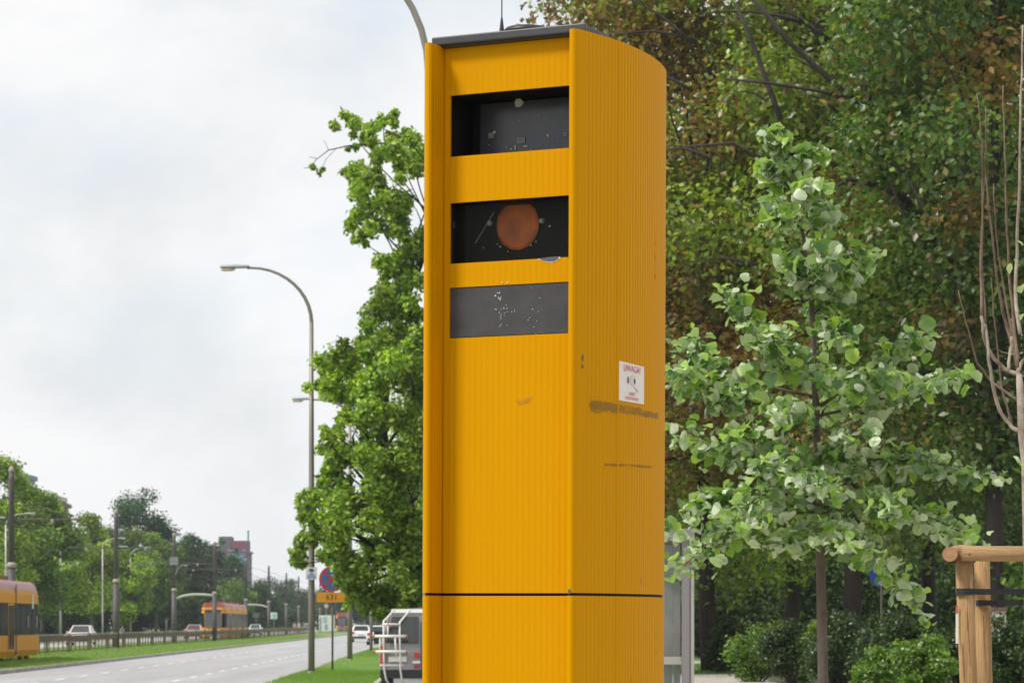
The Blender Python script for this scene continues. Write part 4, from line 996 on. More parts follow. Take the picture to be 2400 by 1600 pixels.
def tree(name, label, base, H, cr, cb, n_leaf, size, pal, seed, ncl=46, alt=None, alt_p=0.0, tr=.25, bark='bark_far', lm='leaf_far', group=None, shape=1.0, rcl=.30, lean=(0, 0), rmax=1.0, cat='tree'):
    """H height, cr crown radius, cb height where the crown begins"""
    g = np.random.default_rng(seed); t = thing(name, label, cat, (base[0], base[1], .05), 0, group)
    cz, rz_ = (H + cb) / 2, (H - cb) / 2; clumps = []
    while len(clumps) < ncl:
        d = g.normal(size=3); d /= np.linalg.norm(d); r = g.uniform(.25, 1) ** .6 * rmax
        q = d * r; w = 1 - .35 * shape * max(0, q[2])          # a little narrower towards the top
        rc = cr * rcl * g.uniform(.65, 1.35)
        x, y, z = q[0] * (cr - rc * .5) * w, q[1] * (cr - rc * .5) * w, cz + q[2] * (rz_ - rc * .45)
        clumps.append((x + lean[0] * z / H, y + lean[1] * z / H, z, rc, rc ** 2, g.uniform(.5, 1.45), ((1.0 if g.uniform() < alt_p else .08) if z > 6.5 else 0.0)))
    b = MB()
    top = Vector((lean[0] * .8, lean[1] * .8, cb + (H - cb) * .72))
    tp = limb(b, (0, 0, 0), top, tr, tr * .25, g, 0.0, 8, 9, .012)
    for c_ in clumps[:: max(1, ncl // 26)]:
        h = min(max(.35, (c_[2] - (H - cb) * .25) / top.z), .95); i = min(int(h * 8), 7); a = tp[i].lerp(tp[i + 1], h * 8 - i)
        limb(b, a, c_[:3], tr * .34 * (1.15 - h), .02, g, .06, 5, 5)
    b.build('trunk', M[bark], t, True)
    leaves('crown', *clump_cloud(clumps, n_leaf, size, pal, g, alt, hollow=.42), M[lm], t, g)
    return t
def at_px(px, D): q = P(px, HY, D); return (q.x, q.y)
def hgt(py, D): return CH + (HY - py) * D / F

# row of trees beyond the far carriageway
FAR = [  # px, D, top y, radius, crown base, palette, leaves, label
    (-10, 222, 1066, 5.0, 2.2, LIME, 16000, 'bright leafy tree rising behind the cut off tram'),
    (75, 236, 1122, 4.6, 2.0, GREEN, 16000, 'green tree below the blue eaves of the pale house'),
    (140, 255, 1182, 4.2, 1.6, LIME, 14000, 'broad green tree below the brown roofed block'),
    (98, 290, 1168, 3.6, 1.2, GREEN, 10000, 'green tree filling the gap below the beige block'),
    (245, 330, 1215, 4.4, .6, GREEN, 11000, 'plain green tree filling in behind the lone tram pole'),
    (215, 285, 1168, 4.0, 1.6, LIME, 14000, 'rounded bright tree next to the tall dark poplar'),
    (300, 305, 1228, 4.2, 1.4, LIME, 14000, 'yellow green tree in front of the poplar'),
    (365, 330, 1238, 4.2, 1.4, GREEN, 12000, 'dense green tree beside the pole with the grey box'),
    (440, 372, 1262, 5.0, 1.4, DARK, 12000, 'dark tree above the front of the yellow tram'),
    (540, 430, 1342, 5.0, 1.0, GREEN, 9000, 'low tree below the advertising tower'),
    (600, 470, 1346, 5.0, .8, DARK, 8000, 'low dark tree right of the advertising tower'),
]
for i, (px, D, ty, r, cb, pal, n, lab) in enumerate(FAR):
    tree('street_tree', lab, at_px(px, D), hgt(ty, D), r, cb, n, .34, pal, 100 + i, 34, group='trees beyond the far carriageway', tr=.22)
tree('poplar', 'tall dark poplar standing above the other distant trees', at_px(322, 370), hgt(1098, 370), 4.8, 3, 15000, .36, BLUEG, 120, 60, rcl=.36, shape=.5, rmax=.9)
tree('poplar', 'shorter dark poplar leaning out beside the tallest one', at_px(385, 372), hgt(1172, 372), 3.0, 2, 9000, .36, BLUEG, 121, 44, rcl=.40, shape=.6, rmax=.85)
for i, (px, ty, lab) in enumerate(((437, 1198, 'thin wispy tree left of the tower with loose top'), (470, 1222, 'thin wispy tree nearest the dark tower edge'), (508, 1232, 'loose feathery tree in front of the advertising tower'), (545, 1262, 'loose tree covering the foot of the tower'))):
    tree('wispy_tree', lab, at_px(px, 440), hgt(ty, 440), 3.1, 1.5, 7000, .38, BLUEG, 130 + i, 44, rcl=.40, shape=1.0, rmax=.85, group='wispy trees before the tower')
for i, (px, D, ty, r, lab) in enumerate(((655, 560, 1346, 6.5, 'round dark domed tree at the end of the avenue'), (700, 600, 1372, 7.0, 'far tree left of the lamp post base'), (745, 620, 1368, 7.0, 'far tree behind the white figure panel'), (800, 640, 1372, 7.0, 'far tree behind the yellow 631 plate'), (860, 560, 1380, 7.0, 'far tree above the white hatchback'), (920, 520, 1376, 7.0, 'far tree above the grey van roof'), (980, 500, 1370, 8, 'far tree mostly hidden by the yellow column'))):
    tree('distant_tree', lab, at_px(px, D), hgt(ty, D), r, .6, 7000, .46, DARK if i else BLUEG, 140 + i, 26, group='distant trees at the end of the avenue')
# undergrowth that closes the view below the crowns of the row
def bush(name, label, base, H, r, n, size, pal, seed, group=None, lm='leaf_far', m_=26, cat='bush', ry=None):
    g = np.random.default_rng(seed); t = thing(name, label, cat, (base[0], base[1], .08), 0, group); ry = ry or r
    cl = []
    for _ in range(int(m_ * 1.6)):
        d = g.normal(size=3); d /= np.linalg.norm(d); q = d * g.uniform(.2, 1) ** .5; rc = min(r, H * .6) * .34 * g.uniform(.7, 1.3)
        cl.append((q[0] * (r - rc * .6), q[1] * (ry - rc * .6), max(rc * .35, H * .47 + q[2] * (H * .53 - rc * .6)), rc, rc ** 2, g.uniform(.75, 1.3)))
    b = MB()
    for c_ in cl[::3]: limb(b, (c_[0] * .15, c_[1] * .15, 0), c_[:3], .03, .008, g, .02, 4, 5)
    b.build('stem', M['bark_far'], t)
    leaves('foliage', *clump_cloud(cl, n, size, pal, g), M[lm], t, g); return t
HEDGE_HINT = ['behind the cut off tram', 'left of the lone tram pole', 'behind the lone tram pole', 'right of the lone tram pole', 'behind the rose coloured car', 'behind the yellow tram front', 'behind the yellow tram tail', 'behind the notice board', 'under the round domed tree']
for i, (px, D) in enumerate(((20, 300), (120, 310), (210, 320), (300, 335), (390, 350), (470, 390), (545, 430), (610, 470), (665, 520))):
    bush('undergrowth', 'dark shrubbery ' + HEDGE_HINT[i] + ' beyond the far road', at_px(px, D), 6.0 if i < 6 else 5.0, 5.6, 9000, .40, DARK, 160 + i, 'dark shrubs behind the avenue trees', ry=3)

# the big lime by the roadside, half hidden by the column
LD = 80.0; ls = LD / F
g = np.random.default_rng(301)
lb = at_px(1090, LD + 1.5)
lime = thing('lime_tree', 'large leafy lime tree overhanging the van and the road sign', 'tree', (lb[0], lb[1], .05), 0)
def loc_l(px, py, dD=0.0): q = P(px, py, LD + dD); return (q.x - lb[0], q.y - lb[1], q.z - .05)
LC = [(835, 285, 26), (868, 296, 28), (905, 290, 22), (850, 330, 22), (925, 345, 38), (965, 330, 36), (985, 380, 40), (940, 395, 40), (898, 415, 34), (835, 425, 30), (865, 455, 40), (905, 470, 40), (850, 500, 34), (870, 540, 30), (838, 560, 20), (950, 470, 34), (975, 520, 44), (930, 545, 26),
      (985, 575, 40), (935, 610, 34), (910, 640, 22), (960, 660, 50), (905, 690, 32), (940, 730, 48), (880, 740, 44), (985, 740, 50), (845, 790, 44), (905, 800, 54), (965, 820, 54), (805, 830, 42), (765, 870, 34), (740, 900, 22), (830, 880, 54), (890, 890, 54), (950, 900, 56), (785, 930, 36), (815, 970, 34), (870, 975, 54), (930, 985, 56), (980, 980, 50),
      (790, 1010, 24), (800, 1060, 42), (765, 1050, 22), (860, 1060, 54), (920, 1080, 56), (975, 1080, 52), (770, 1110, 40), (745, 1150, 30), (820, 1140, 52), (885, 1150, 54), (950, 1170, 56), (745, 1200, 34), (720, 1190, 18), (790, 1210, 44), (850, 1230, 52), (915, 1240, 54), (975, 1250, 50), (730, 1260, 30), (715, 1300, 24), (705, 1275, 16), (770, 1280, 40), (820, 1310, 46), (880, 1320, 50), (940, 1330, 50), (985, 1340, 46),
      (860, 1370, 30), (825, 1385, 26), (900, 1385, 40), (950, 1395, 36), (985, 1410, 30), (905, 1425, 20), (870, 1418, 16), (850, 1400, 26), (935, 1425, 24), (965, 1432, 20), (880, 1432, 14), (700, 1288, 18), (802, 1322, 22), (792, 1346, 14), (808, 1364, 20), (786, 1302, 20), (815, 1345, 24)]
clumps = []
for (x, y, r) in LC:
    for rep in range(5):
        k_ = g.uniform(.45, .85); j_ = r * .55
        dd = g.normal() * 1.7 if y < 1340 else abs(g.normal()) * .9
        if x < 880 and y > 1270: dd = -g.uniform(-1.5, 1.2)
        q = loc_l(x + g.normal() * j_, y + g.normal() * j_, dd)
        clumps.append((*q, r * ls * k_, (r * k_) ** 1.6, g.uniform(.70, 1.35)))
for _ in range(110):               # the part of the crown behind the column
    x, y = g.uniform(1045, 1260), g.uniform(300, 1380)
    q = loc_l(x, y, g.normal() * 2.4); clumps.append((*q, 50 * ls, 45 ** 1.5, g.uniform(.7, 1.3)))
b = MB()
tp = limb(b, (0, 0, 0), (-.3, 0, 14.5), .34, .07, g, 0, 10, 10)
for c_ in clumps[::7]:
    h = min(max(.22, (c_[2] - 2.0) / 14.5), .93); i = min(int(h * 10), 9); a = tp[i].lerp(tp[i + 1], h * 10 - i)
    limb(b, a, c_[:3], .09 * (1.2 - h), .012, g, .05, 6, 6)
# the bare twig reaching out on the left
for pts in ([(985, 330), (860, 338), (815, 342), (770, 352), (740, 375), (728, 392)], [(790, 347), (765, 372), (757, 390)], [(770, 352), (760, 330)], [(745, 372), (725, 368)], [(735, 392), (712, 394)]):
    b.tube([loc_l(x, y, -.4) for x, y in pts], [.03 - .024 * k / max(1, len(pts) - 1) for k in range(len(pts))] if len(pts) > 4 else .008, 5)
b.build('trunk', M['bark'], lime, True)
for (x, y, r) in ((835, 345, 11), (815, 350, 7), (733, 393, 8), (748, 404, 8), (756, 398, 6)): clumps.append((*loc_l(x, y, -.4), r * ls, r ** 1.7, 1.1))
leaves('crown', *clump_cloud(clumps, 95000, .17, LIME, g, flat=.95), M['leaf'], lime, g)

ROW = [(1062, 118, 'unseen lime behind the nearest lime, added for tram window reflections'), (1058, 150, 'second unseen lime behind the column, added for tram reflections'), (1056, 190, 'third unseen lime behind the column, added for tram reflections'), (1054, 235, 'fourth unseen lime behind the column, added for tram reflections'), (1052, 285, 'last unseen lime behind the column, added for tram reflections')]  # unseen limes added so the tram windows reflect dark foliage
for i, (px, D, lab) in enumerate(ROW): tree('reflection_lime', lab, at_px(px, D), 15, 4.6, .7, 22000, .26, LIME, 350 + i, 60, lm='leaf', rcl=.28, group='unseen limes added for tram window reflections')
for i, (u_, D) in enumerate(((-14, 190), (-18, 225), (-15, 262), (-20, 300), (-16, 345), (-9, 400))):  # more unseen trees, added to darken what the tram windows reflect
    q = road(u_, D); tree('reflection_tree', ['first', 'second', 'third', 'fourth', 'fifth', 'sixth'][i] + ' unseen tree behind the yellow column, added for tram reflections', (q.x, q.y), 15, 6.5, .4, 12000, .4, DARK, 380 + i, 44, rcl=.32, group='unseen trees added for tram window reflections')
# park trees on the right
bush_later = []
PARK = [  # px, D, H, crown r, crown base, leaves, palette, alt share, label
    (1665, 86, 26, 6.4, 1.9, 50000, WARM, .50, 'park tree with brown patched crown right behind the yellow column'),
    (1998, 82, 27, 6.6, 2.2, 50000, WARM, .28, 'large park tree with dark forked limbs behind the sapling'),
    (2330, 72, 26, 5.8, 1.7, 50000, WARMD, .12, 'dense dark green park tree at the picture edge'),
    (1852, 96, 26, 7.0, 2.0, 42000, WARM, .4, 'park tree with rusty leaves deep behind the sapling crown'),
    (2180, 98, 27, 7.0, 1.8, 42000, WARMD, .12, 'shaded park tree between the sapling and the staked young tree'),
    (1475, 100, 27.5, 5.4, 3.0, 44000, WARM, .3, 'park tree whose top shows just above the column lid'),
    (2560, 90, 26, 7.0, 1.8, 30000, WARMD, .05, 'dark park tree mostly beyond the picture edge'),
]
for i, (px, D, H, r, cb, n, pal, ap, lab) in enumerate(PARK):
    tree('park_tree', lab, at_px(px, D), H, r, cb, n, (.225 if D < 95 else .25), pal, 400 + i, 84, alt=BROWN, alt_p=ap, tr=.30, bark='bark', lm='leaf', group='tall trees of the park', rcl=.30, shape=.1)
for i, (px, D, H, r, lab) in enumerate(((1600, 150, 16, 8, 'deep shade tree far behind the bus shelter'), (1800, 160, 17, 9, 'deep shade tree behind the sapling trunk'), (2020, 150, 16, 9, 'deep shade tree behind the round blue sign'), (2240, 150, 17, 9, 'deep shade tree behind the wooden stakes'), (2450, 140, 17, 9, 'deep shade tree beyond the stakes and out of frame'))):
    tree('background_tree', lab, at_px(px, D), H, r, .5, 26000, .30, DARK, 430 + i, 60, tr=.3, lm='leaf_far', group='shaded trees at the back of the park', rcl=.30, shape=.2)  # shade is put into the dark leaf palette
# heavy limbs that cross the crown of the large park tree
g = np.random.default_rng(77)
big = [o for o in bpy.data.objects if o.get('label', '').startswith('large park tree')][0]
b = MB()
for pts, r0, r1 in (([(2230, 640), (2180, 560), (2130, 480), (2085, 440)], .19, .14), ([(2085, 440), (1990, 420), (1930, 455)], .09, .04), ([(2050, 315), (2035, 250), (2025, 130), (2010, -20)], .13, .10), ([(2045, 270), (1960, 200), (1850, 100), (1760, -10)], .10, .06), ([(2040, 250), (1930, 215), (1800, 195), (1700, 185)], .06, .03),
                    ([(2085, 440), (2060, 370), (2050, 315)], .14, .12), ([(2290, 180), (2200, 130), (2090, 75), (1980, 40)], .08, .04), ([(2330, 260), (2300, 120), (2285, -20)], .16, .13), ([(2240, 170), (2140, 110), (2060, 60)], .05, .02), ([(1830, 280), (1800, 200), (1760, 90), (1725, 10)], .08, .05), ([(1790, 380), (1720, 335), (1600, 345)], .06, .025), ([(2230, 640), (2260, 760), (2275, 900)], .20, .24)):
    b.tube([P(x, y, 74.5 + g.normal() * .15) - Vector(big.location) for x, y in pts], [r0 + (r1 - r0) * k / (len(pts) - 1) for k in range(len(pts))], 8)
for k in range(22):                # lighter boughs among the leaves
    x, y = g.uniform(1600, 2380), g.uniform(40, 760); L_ = g.uniform(90, 260); a_ = g.uniform(-.9, .5) + (math.pi if x < 2050 else 0) * 1.0
    dx, dy_ = math.cos(a_) * L_, -abs(math.sin(a_)) * L_ * .8; D0 = 75.5 + g.uniform(-1.5, 1.0)
    b.tube([P(x + dx * t_, y + dy_ * t_ - 18 * math.sin(3 * t_), D0) - Vector(big.location) for t_ in (0, .25, .5, .75, 1)], [.055, .045, .035, .025, .012], 6)
b.build('heavy_limb', M['bark'], big, True)
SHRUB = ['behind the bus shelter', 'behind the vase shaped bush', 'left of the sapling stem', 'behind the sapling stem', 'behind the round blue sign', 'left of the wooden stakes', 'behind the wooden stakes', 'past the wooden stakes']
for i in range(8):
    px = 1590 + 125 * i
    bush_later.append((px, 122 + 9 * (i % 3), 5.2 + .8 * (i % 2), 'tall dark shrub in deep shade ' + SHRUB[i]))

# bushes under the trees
for i, (px, D, H, lab) in enumerate(bush_later): bush('tall_shrub', lab, at_px(px, D), H, 3.6, 9000, .22, DARK, 540 + i, 'tall shrubs in the shade of the park', 'leaf_far', 30, ry=2.2)  # deep shade here is carried by the dark leaf colours
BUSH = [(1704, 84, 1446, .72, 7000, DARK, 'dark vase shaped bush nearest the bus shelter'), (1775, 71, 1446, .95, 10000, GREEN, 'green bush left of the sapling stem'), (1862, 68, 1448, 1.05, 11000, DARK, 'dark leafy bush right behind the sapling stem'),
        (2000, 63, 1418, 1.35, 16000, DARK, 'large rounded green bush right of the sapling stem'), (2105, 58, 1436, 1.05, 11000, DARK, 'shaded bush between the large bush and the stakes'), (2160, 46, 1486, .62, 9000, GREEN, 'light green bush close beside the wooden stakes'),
        (2370, 56, 1430, .95, 10000, DARK, 'dark bush behind the wooden stakes'), (2250, 62, 1460, .9, 8000, DARK, 'green bush seen between and behind the stakes'), (1925, 80, 1446, 1.2, 9000, LIME, 'bright topped bush half hidden behind the sapling stem'), (1812, 82, 1448, .9, 7000, LIME, 'bright topped bush peeping over the green bush'), (2070, 52, 1520, .6, 6000, GREEN, 'low bush in front of the large rounded bush')]  # LIME palette colours the two bright bushes as if sunlit
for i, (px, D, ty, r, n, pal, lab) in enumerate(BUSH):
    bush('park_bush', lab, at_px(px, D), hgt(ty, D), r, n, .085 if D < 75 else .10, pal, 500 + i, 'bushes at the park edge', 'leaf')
hd = bush('clipped_hedge', 'low dark clipped hedge across the lawn behind the bus shelter', at_px(1660, 128), 1.05, 6.0, 9000, .14, DARK, 520, None, 'leaf', 60, 'hedge', ry=.7)

# the silver lime sapling
SD_ = 16.7; sp = SD_ / F
sq = P(1930, HY, SD_)
sap = thing('silver_lime_sapling', 'young silver leaved lime with slim stem right of the yellow column', 'tree', (sq.x, sq.y, 0.0), 0)
def ls_(px, py, dy=0.0):
    D = SD_ + dy; q = P(px, py, D); return Vector((q.x - sq.x, dy, q.z))
g = np.random.default_rng(808)
TR = [(1930, 1868), (1929, 1600), (1922, 1250), (1914, 1000), (1903, 720), (1884, 560), (1852, 420), (1822, 330)]
MB().tube([ls_(x, y) for x, y in TR], [.038, .031, .028, .024, .016, .011, .007, .004], 10).build('trunk', M['sapling_bark'], sap, True)
def tr_at(y):
    for (x0, y0), (x1, y1) in zip(TR, TR[1:]):
        if y1 <= y <= y0: f_ = (y0 - y) / (y0 - y1); return ls_(x0 + (x1 - x0) * f_, y)
BR = [  # start y on the stem, tip px, tip py, depth, leaves, spread px
    (960, 1560, 850, -.2, 62, 46), (930, 1600, 780, .5, 40, 44), (900, 1715, 668, -.3, 52, 40), (880, 1800, 770, -.6, 44, 44), (955, 2160, 775, .1, 56, 46), (975, 2255, 850, -.2, 48, 40), (960, 2080, 880, -.5, 42, 46),
    (1090, 1590, 1000, .2, 48, 46), (1070, 1700, 1020, -.5, 44, 44), (1110, 1780, 1090, -.8, 42, 44), (1105, 2200, 1075, .2, 44, 40), (1120, 2340, 1110, -.1, 44, 34), (1090, 2010, 1000, -.6, 44, 44),
    (1180, 1640, 1170, -.2, 46, 46), (1185, 1560, 1240, .4, 34, 42), (1200, 1600, 1330, -.2, 44, 44), (1190, 1740, 1210, -.9, 46, 46), (1180, 2080, 1190, -.6, 46, 44), (1190, 2230, 1220, .3, 46, 46), (1200, 2290, 1270, -.2, 34, 36),
    (1230, 2060, 1310, -.5, 40, 44), (1230, 2130, 1380, .1, 34, 36), (1215, 2165, 1440, .3, 26, 30), (1230, 1820, 1270, -.6, 34, 40), (1245, 1980, 1270, -1.0, 30, 40),
    (760, 1985, 800, -.4, 26, 36), (740, 1960, 650, .2, 38, 36), (700, 2020, 580, -.2, 34, 34), (690, 1850, 590, -.2, 36, 34), (720, 1930, 560, -.4, 30, 34), (560, 1940, 480, .2, 30, 30), (540, 1820, 470, -.2, 36, 32), (500, 1900, 420, -.3, 26, 30), (450, 1800, 380, -.1, 30, 28), (420, 1900, 340, .2, 26, 28), (360, 1795, 298, 0, 30, 22), (350, 1835, 300, -.1, 22, 20),
    (860, 1930, 880, -.6, 22, 34), (1010, 1850, 960, -.7, 30, 40), (1010, 1975, 930, .6, 24, 36), (1140, 1880, 1130, -.9, 30, 40), (1150, 1960, 1150, -.9, 24, 36)]
tw = MB(); LP = []
for (y0, tx, ty, dy, n, spd) in BR:
    a = tr_at(y0); e_ = ls_(tx, ty, dy); r0 = .012 if y0 > 800 else .007
    pts = limb(tw, a, e_, r0, .003, g, .10 if ty > y0 - 90 else -.06, 7, 6)
    for _ in range(int(n * 3.0)):
        t_ = g.uniform(.28, 1.02); k = min(int(t_ * 7), 6); p = pts[k].lerp(pts[k + 1], min(1.0, t_ * 7 - k))
        o_ = Vector(g.normal(size=3)) * spd * sp * .56
        o_.z = o_.z * .62 - .02
        LP.append((p + o_, t_))
tw.build('branch', M['sapling_bark'], sap, True)
def heart():
    o = [(0, 0), (.16, -.10), (.36, -.02), (.48, .22), (.45, .50), (.25, .76), (0, .94), (-.25, .76), (-.45, .50), (-.46, .20), (-.36, -.02), (-.16, -.10)]
    mid = [(0, .25), (0, .6)]
    v = [(x, y, .30 * abs(x) - .22 * (y - .4) ** 2 + .05 * math.sin(9 * y + 5 * x)) for x, y in o + mid]
    v = [(x, y, z - (.0 if i < 12 else .03)) for i, (x, y, z) in enumerate(v)]
    f = [(0, 1, 12), (1, 2, 12), (2, 3, 12), (3, 4, 12), (4, 13, 12), (4, 5, 13), (5, 6, 13), (6, 7, 13), (7, 8, 13), (8, 12, 13), (8, 9, 12), (9, 10, 12), (10, 11, 12), (11, 0, 12)]
    return np.array(v), np.array(f)
hv, hf = heart()
SC = np.array([(0.145, 0.25, 0.05), (0.185, 0.30, 0.055), (0.065, 0.14, 0.035), (0.27, 0.39, 0.075), (0.12, 0.195, 0.08)])
def leaf_frame():
    # blade hangs outward and down, some are turned over by the wind
    az = g.uniform(0, 2 * math.pi); pitch = g.normal(-.55, .45); roll = g.normal(0, .55)
    if g.uniform() < .30: roll += math.pi * g.uniform(.75, 1.1)
    return Matrix.Rotation(az, 3, 'Z') @ Matrix.Rotation(pitch, 3, 'X') @ Matrix.Rotation(roll, 3, 'Y')
lm_list = []
for k in range(len(SC)):
    for j in range(2):
        me_o = tri_mesh('leaf', hv * (1, 1, .9 + 1.3 * j), hf, np.repeat(SC[k:k+1] * (1.0 + .15 * j), len(hv), 0), M['silver_leaf']); lm_list.append(me_o.data); me_o.data.polygons.foreach_set('use_smooth', [False] * len(hf)); bpy.data.objects.remove(me_o)
LP.sort(key=lambda q: q[0].y)
V, T, Cc = [], [], []
for i, (p, t_) in enumerate(LP):
    R = leaf_frame(); s_ = float(np.clip(g.normal(.064, .019), .028, .108))
    if i < 300:
        o = bpy.data.objects.new('leaf', lm_list[int(g.integers(0, len(lm_list)))]); col.objects.link(o); o.parent = sap
        o.matrix_local = Matrix.Translation(p) @ R.to_4x4() @ Matrix.Scale(s_, 4)
    else:
        w = (np.array(R) @ (hv * s_ * (1, 1, g.uniform(.8, 1.8))).T).T + np.array(p); T.append(hf + len(V) * len(hv)); V.append(w); Cc.append(np.repeat(SC[int(g.integers(0, len(SC)))][None] * g.uniform(.85, 1.2), len(hv), 0))
o = tri_mesh('foliage', np.concatenate(V), np.concatenate(T), np.concatenate(Cc), M['silver_leaf'], sap); o['kind'] = 'stuff'

# staked young tree at the picture edge
YD = 11.6; yp = YD / F
yq = P(2398, HY, YD)
yt = thing('staked_young_tree', 'bare young tree with pale stem and long upright shoots by the stakes', 'tree', (yq.x, yq.y, 0), 0)
def ly(px, py, dy=0.0):
    D = YD + dy; q = P(px, py, D); return Vector((q.x - yq.x, dy, q.z))
MB().tube([ly(2420, 2350), ly(2416, 1500), ly(2406, 1090), ly(2396, 1020), ly(2390, 900), ly(2388, 876)], [.030, .026, .022, .018, .015, .011], 10).build('trunk', M['pale_bark'], yt, True)
def shoot(pts, r0, r1, m='shoot', dy=0.0):
    r0, r1 = r0 * .72, r1 * .72
    pts = [(x + 1.2 * math.sin(.7 * k * k + x), y) for k, (x, y) in enumerate(lin(pts, 3 * len(pts)))]
    MB().tube([ly(x, y, dy + .05 * math.sin(k / 3)) for k, (x, y) in enumerate(pts)], [r0 + (r1 - r0) * k / (len(pts) - 1) for k in range(len(pts))], 7).build('shoot', M[m], yt, True)
shoot([(2388, 1010), (2370, 1000), (2342, 960), (2325, 900), (2316, 830), (2310, 760)], .013, .008, 'pale_bark'); shoot([(2310, 760), (2300, 640), (2303, 480), (2304, 380), (2298, 300), (2290, 220)], .008, .003)
shoot([(2388, 876), (2360, 868), (2330, 842), (2308, 800), (2300, 740)], .012, .009, 'pale_bark'); shoot([(2300, 740), (2299, 620), (2303, 480), (2310, 360), (2312, 250)], .009, .003)
shoot([(2388, 876), (2372, 800), (2352, 740), (2335, 640), (2318, 500), (2308, 400)], .013, .004, dy=.1); shoot([(2386, 860), (2378, 780), (2365, 640), (2358, 480), (2355, 330), (2350, 200)], .011, .003, dy=-.05)
shoot([(2388, 840), (2370, 770), (2350, 660), (2335, 560), (2328, 430)], .009, .003, dy=.2); shoot([(2390, 780), (2380, 700), (2384, 560), (2390, 420), (2392, 250), (2398, 60)], .012, .005, 'pale_bark', dy=-.1)
shoot([(2388, 940), (2330, 900), (2290, 850), (2265, 760), (2245, 680)], .009, .003, dy=.15); shoot([(2372, 990), (2350, 920), (2335, 800), (2322, 650)], .008, .003, dy=.25); shoot([(2362, 870), (2368, 830), (2372, 790)], .010, .008, 'pale_bark', dy=-.15); shoot([(2388, 835), (2350, 825), (2330, 815)], .005, .002, dy=.05)
shoot([(2386, 870), (2396, 845), (2420, 830)], .012, .008, 'pale_bark')
for (x, y) in ((2378, 608), (2370, 620), (2392, 670), (2385, 560), (2394, 1085), (2388, 1075), (2398, 735)):
    o = bpy.data.objects.new('leaf', lm_list[6]); col.objects.link(o); o.parent = yt
    o.matrix_local = Matrix.Translation(ly(x, y, -.05)) @ leaf_frame().to_4x4() @ Matrix.Scale(.045, 4)
# wooden stakes, rails and straps
wd = thing('tree_stakes', 'round wooden stakes with top rail and black straps around the young tree', 'tree guard', (yq.x, yq.y, 0), 0)
def post(xt, yt_, xb, r, dy, m='wood'):
    a = ly(xb + (xb - xt) * .85, 2380 if dy < .3 else 2250, dy); a.z = 0
    return MB().tube([a, ly(xb, 1600, dy), ly(xt, yt_, dy)], [r * 1.08, r * 1.03, r], 18).build('stake', M[m], wd, True)
post(2258, 1296, 2270, .036, 0.0); post(2301, 1308, 2307, .034, .16)
for x0, y0, x1, y1, dy, w_ in ((2266, 1322, 2271, 1384, -.036, .0022), (2265, 1430, 2274, 1560, -.0385, .0016), (2309, 1330, 2312, 1370, .125, .0016), (2303, 1440, 2310, 1590, .1245, .002), (2250, 1500, 2256, 1590, -.037, .0013)):
    a, c_ = ly(x0, y0, dy), ly(x1, y1, dy); m_ = a.lerp(c_, .5)
    bb = MB(); bb.quadstrip([[a + Vector((0, .006, 0)), a + Vector((.0003, -.001, 0)), a + Vector((.0006, .006, 0))], [m_ + Vector((-w_, .006, 0)), m_ + Vector((0, -.0015, 0)), m_ + Vector((w_, .006, 0))], [c_ + Vector((0, .006, 0)), c_ + Vector((.0003, -.001, 0)), c_ + Vector((.0006, .006, 0))]]); bb.build('split', M['end_grain'], wd)
MB().tube([ly(2254, 1296, -.05), ly(2330, 1297, -.05), ly(2560, 1297, -.05)], .032, 16).build('rail', M['wood_rail'], wd, True)
e1 = ly(2226, 1298, -.10); e2 = ly(2254, 1292, .55); e3 = ly(2268, 1290, .9)
MB().tube([e1, e2, e3], .030, 14).build('rail', M['end_grain'], wd, True)
MB().tube([ly(2226, 1298, -.101), ly(2226, 1298, -.104)], .031, 14).build('rail_end', M['end_grain'], wd)
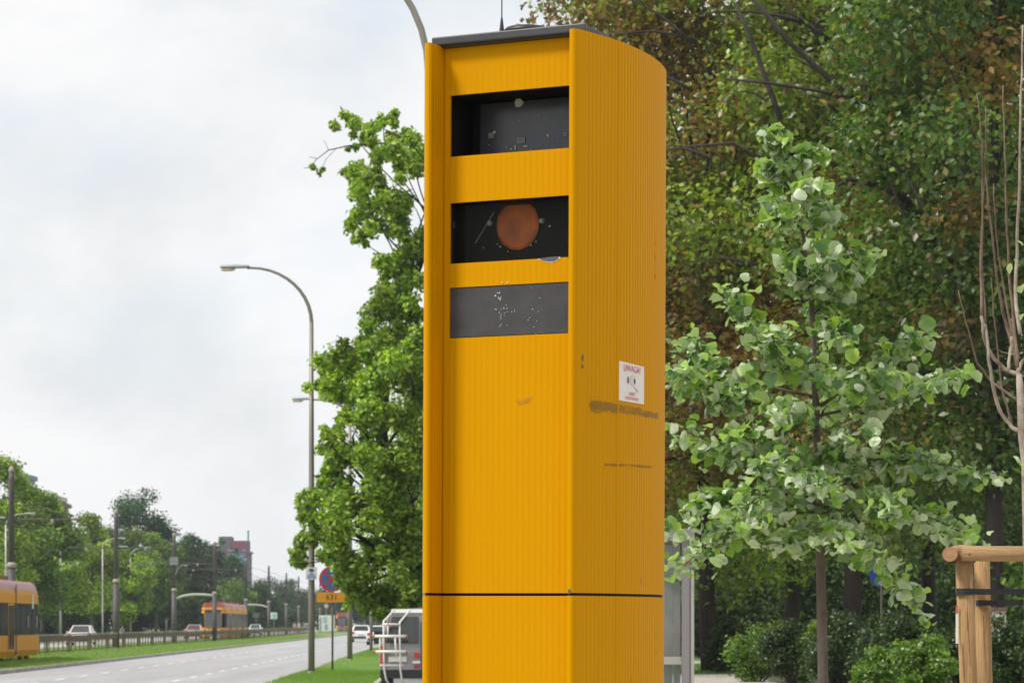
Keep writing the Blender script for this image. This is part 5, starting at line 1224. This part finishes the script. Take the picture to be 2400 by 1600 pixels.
def strap(pts, h):
    b = MB(); rings = []
    for (x, y, dy) in pts:
        c_ = ly(x, y, dy); rings.append([c_ + Vector((0, 0, -h)), c_ + Vector((0, -.004, -h)), c_ + Vector((0, -.004, h)), c_ + Vector((0, 0, h))])
    b.quadstrip(rings); return b.build('strap', M['strap'], wd)
strap([(2238.5, 1385, .0), (2242, 1385, -.03), (2258, 1385, -.041), (2300, 1386, -.02), (2350, 1386, -.01), (2520, 1388, 0)], .0125)
strap([(2285, 1412, .16), (2292, 1412, .122), (2304, 1412, .116), (2330, 1412, .09), (2520, 1410, .05)], .0115)
MB().box(tuple(ly(2243, 1465, -.028)), (.010, .004, .15)).build('paper_tag', M['sign_white'], wd); MB().box(tuple(ly(2243, 1428, -.029)), (.010, .005, .03)).build('paper_tag', M['rack_red'], wd)
for x, y in ((2272, 1299), (2284, 1316)): MB().lathe([(.004, .0), (.004, -.003)], tuple(ly(x, y, -.0835 if y < 1310 else -.06)), 8, 'Y').build('nail', M['black'], wd)
bp = P(2340, 1458, 63); t = thing('brick_pillar', 'low sandy pillar with dark cap glimpsed behind the stakes', 'pillar', (bp.x, bp.y, .1), 0)
MB().box((0, 0, .90), (.30, .28, 1.80)).build('shaft', M['cloth_beige'], t); MB().box((-.03, -.15, 1.68), (.16, .03, .07)).build('plaque', M['sign_white'], t); MB().box((0, 0, 1.83), (.36, .34, .07)).build('cap_stone', M['roof_brown'], t)

# ------------------------------------------------------------------ thin summer haze
hz = MB().box((-40, 480, 16.9), (1500, 1100, 36.0)).build('haze', None)
hm = bpy.data.materials.new('haze'); hm.use_nodes = True; nt = hm.node_tree; nt.nodes.clear()
ho = nt.nodes.new('ShaderNodeOutputMaterial'); hv_ = nt.nodes.new('ShaderNodeVolumePrincipled')
hv_.inputs['Color'].default_value = (0.86, 0.92, 1.0, 1); hv_.inputs['Density'].default_value = 0.00020; hv_.inputs['Anisotropy'].default_value = 0.3
nt.links.new(hv_.outputs['Volume'], ho.inputs['Volume']); hz.data.materials.append(hm)
tag(hz, 'thin bluish summer haze over the far end of the avenue', 'haze', kind='stuff')
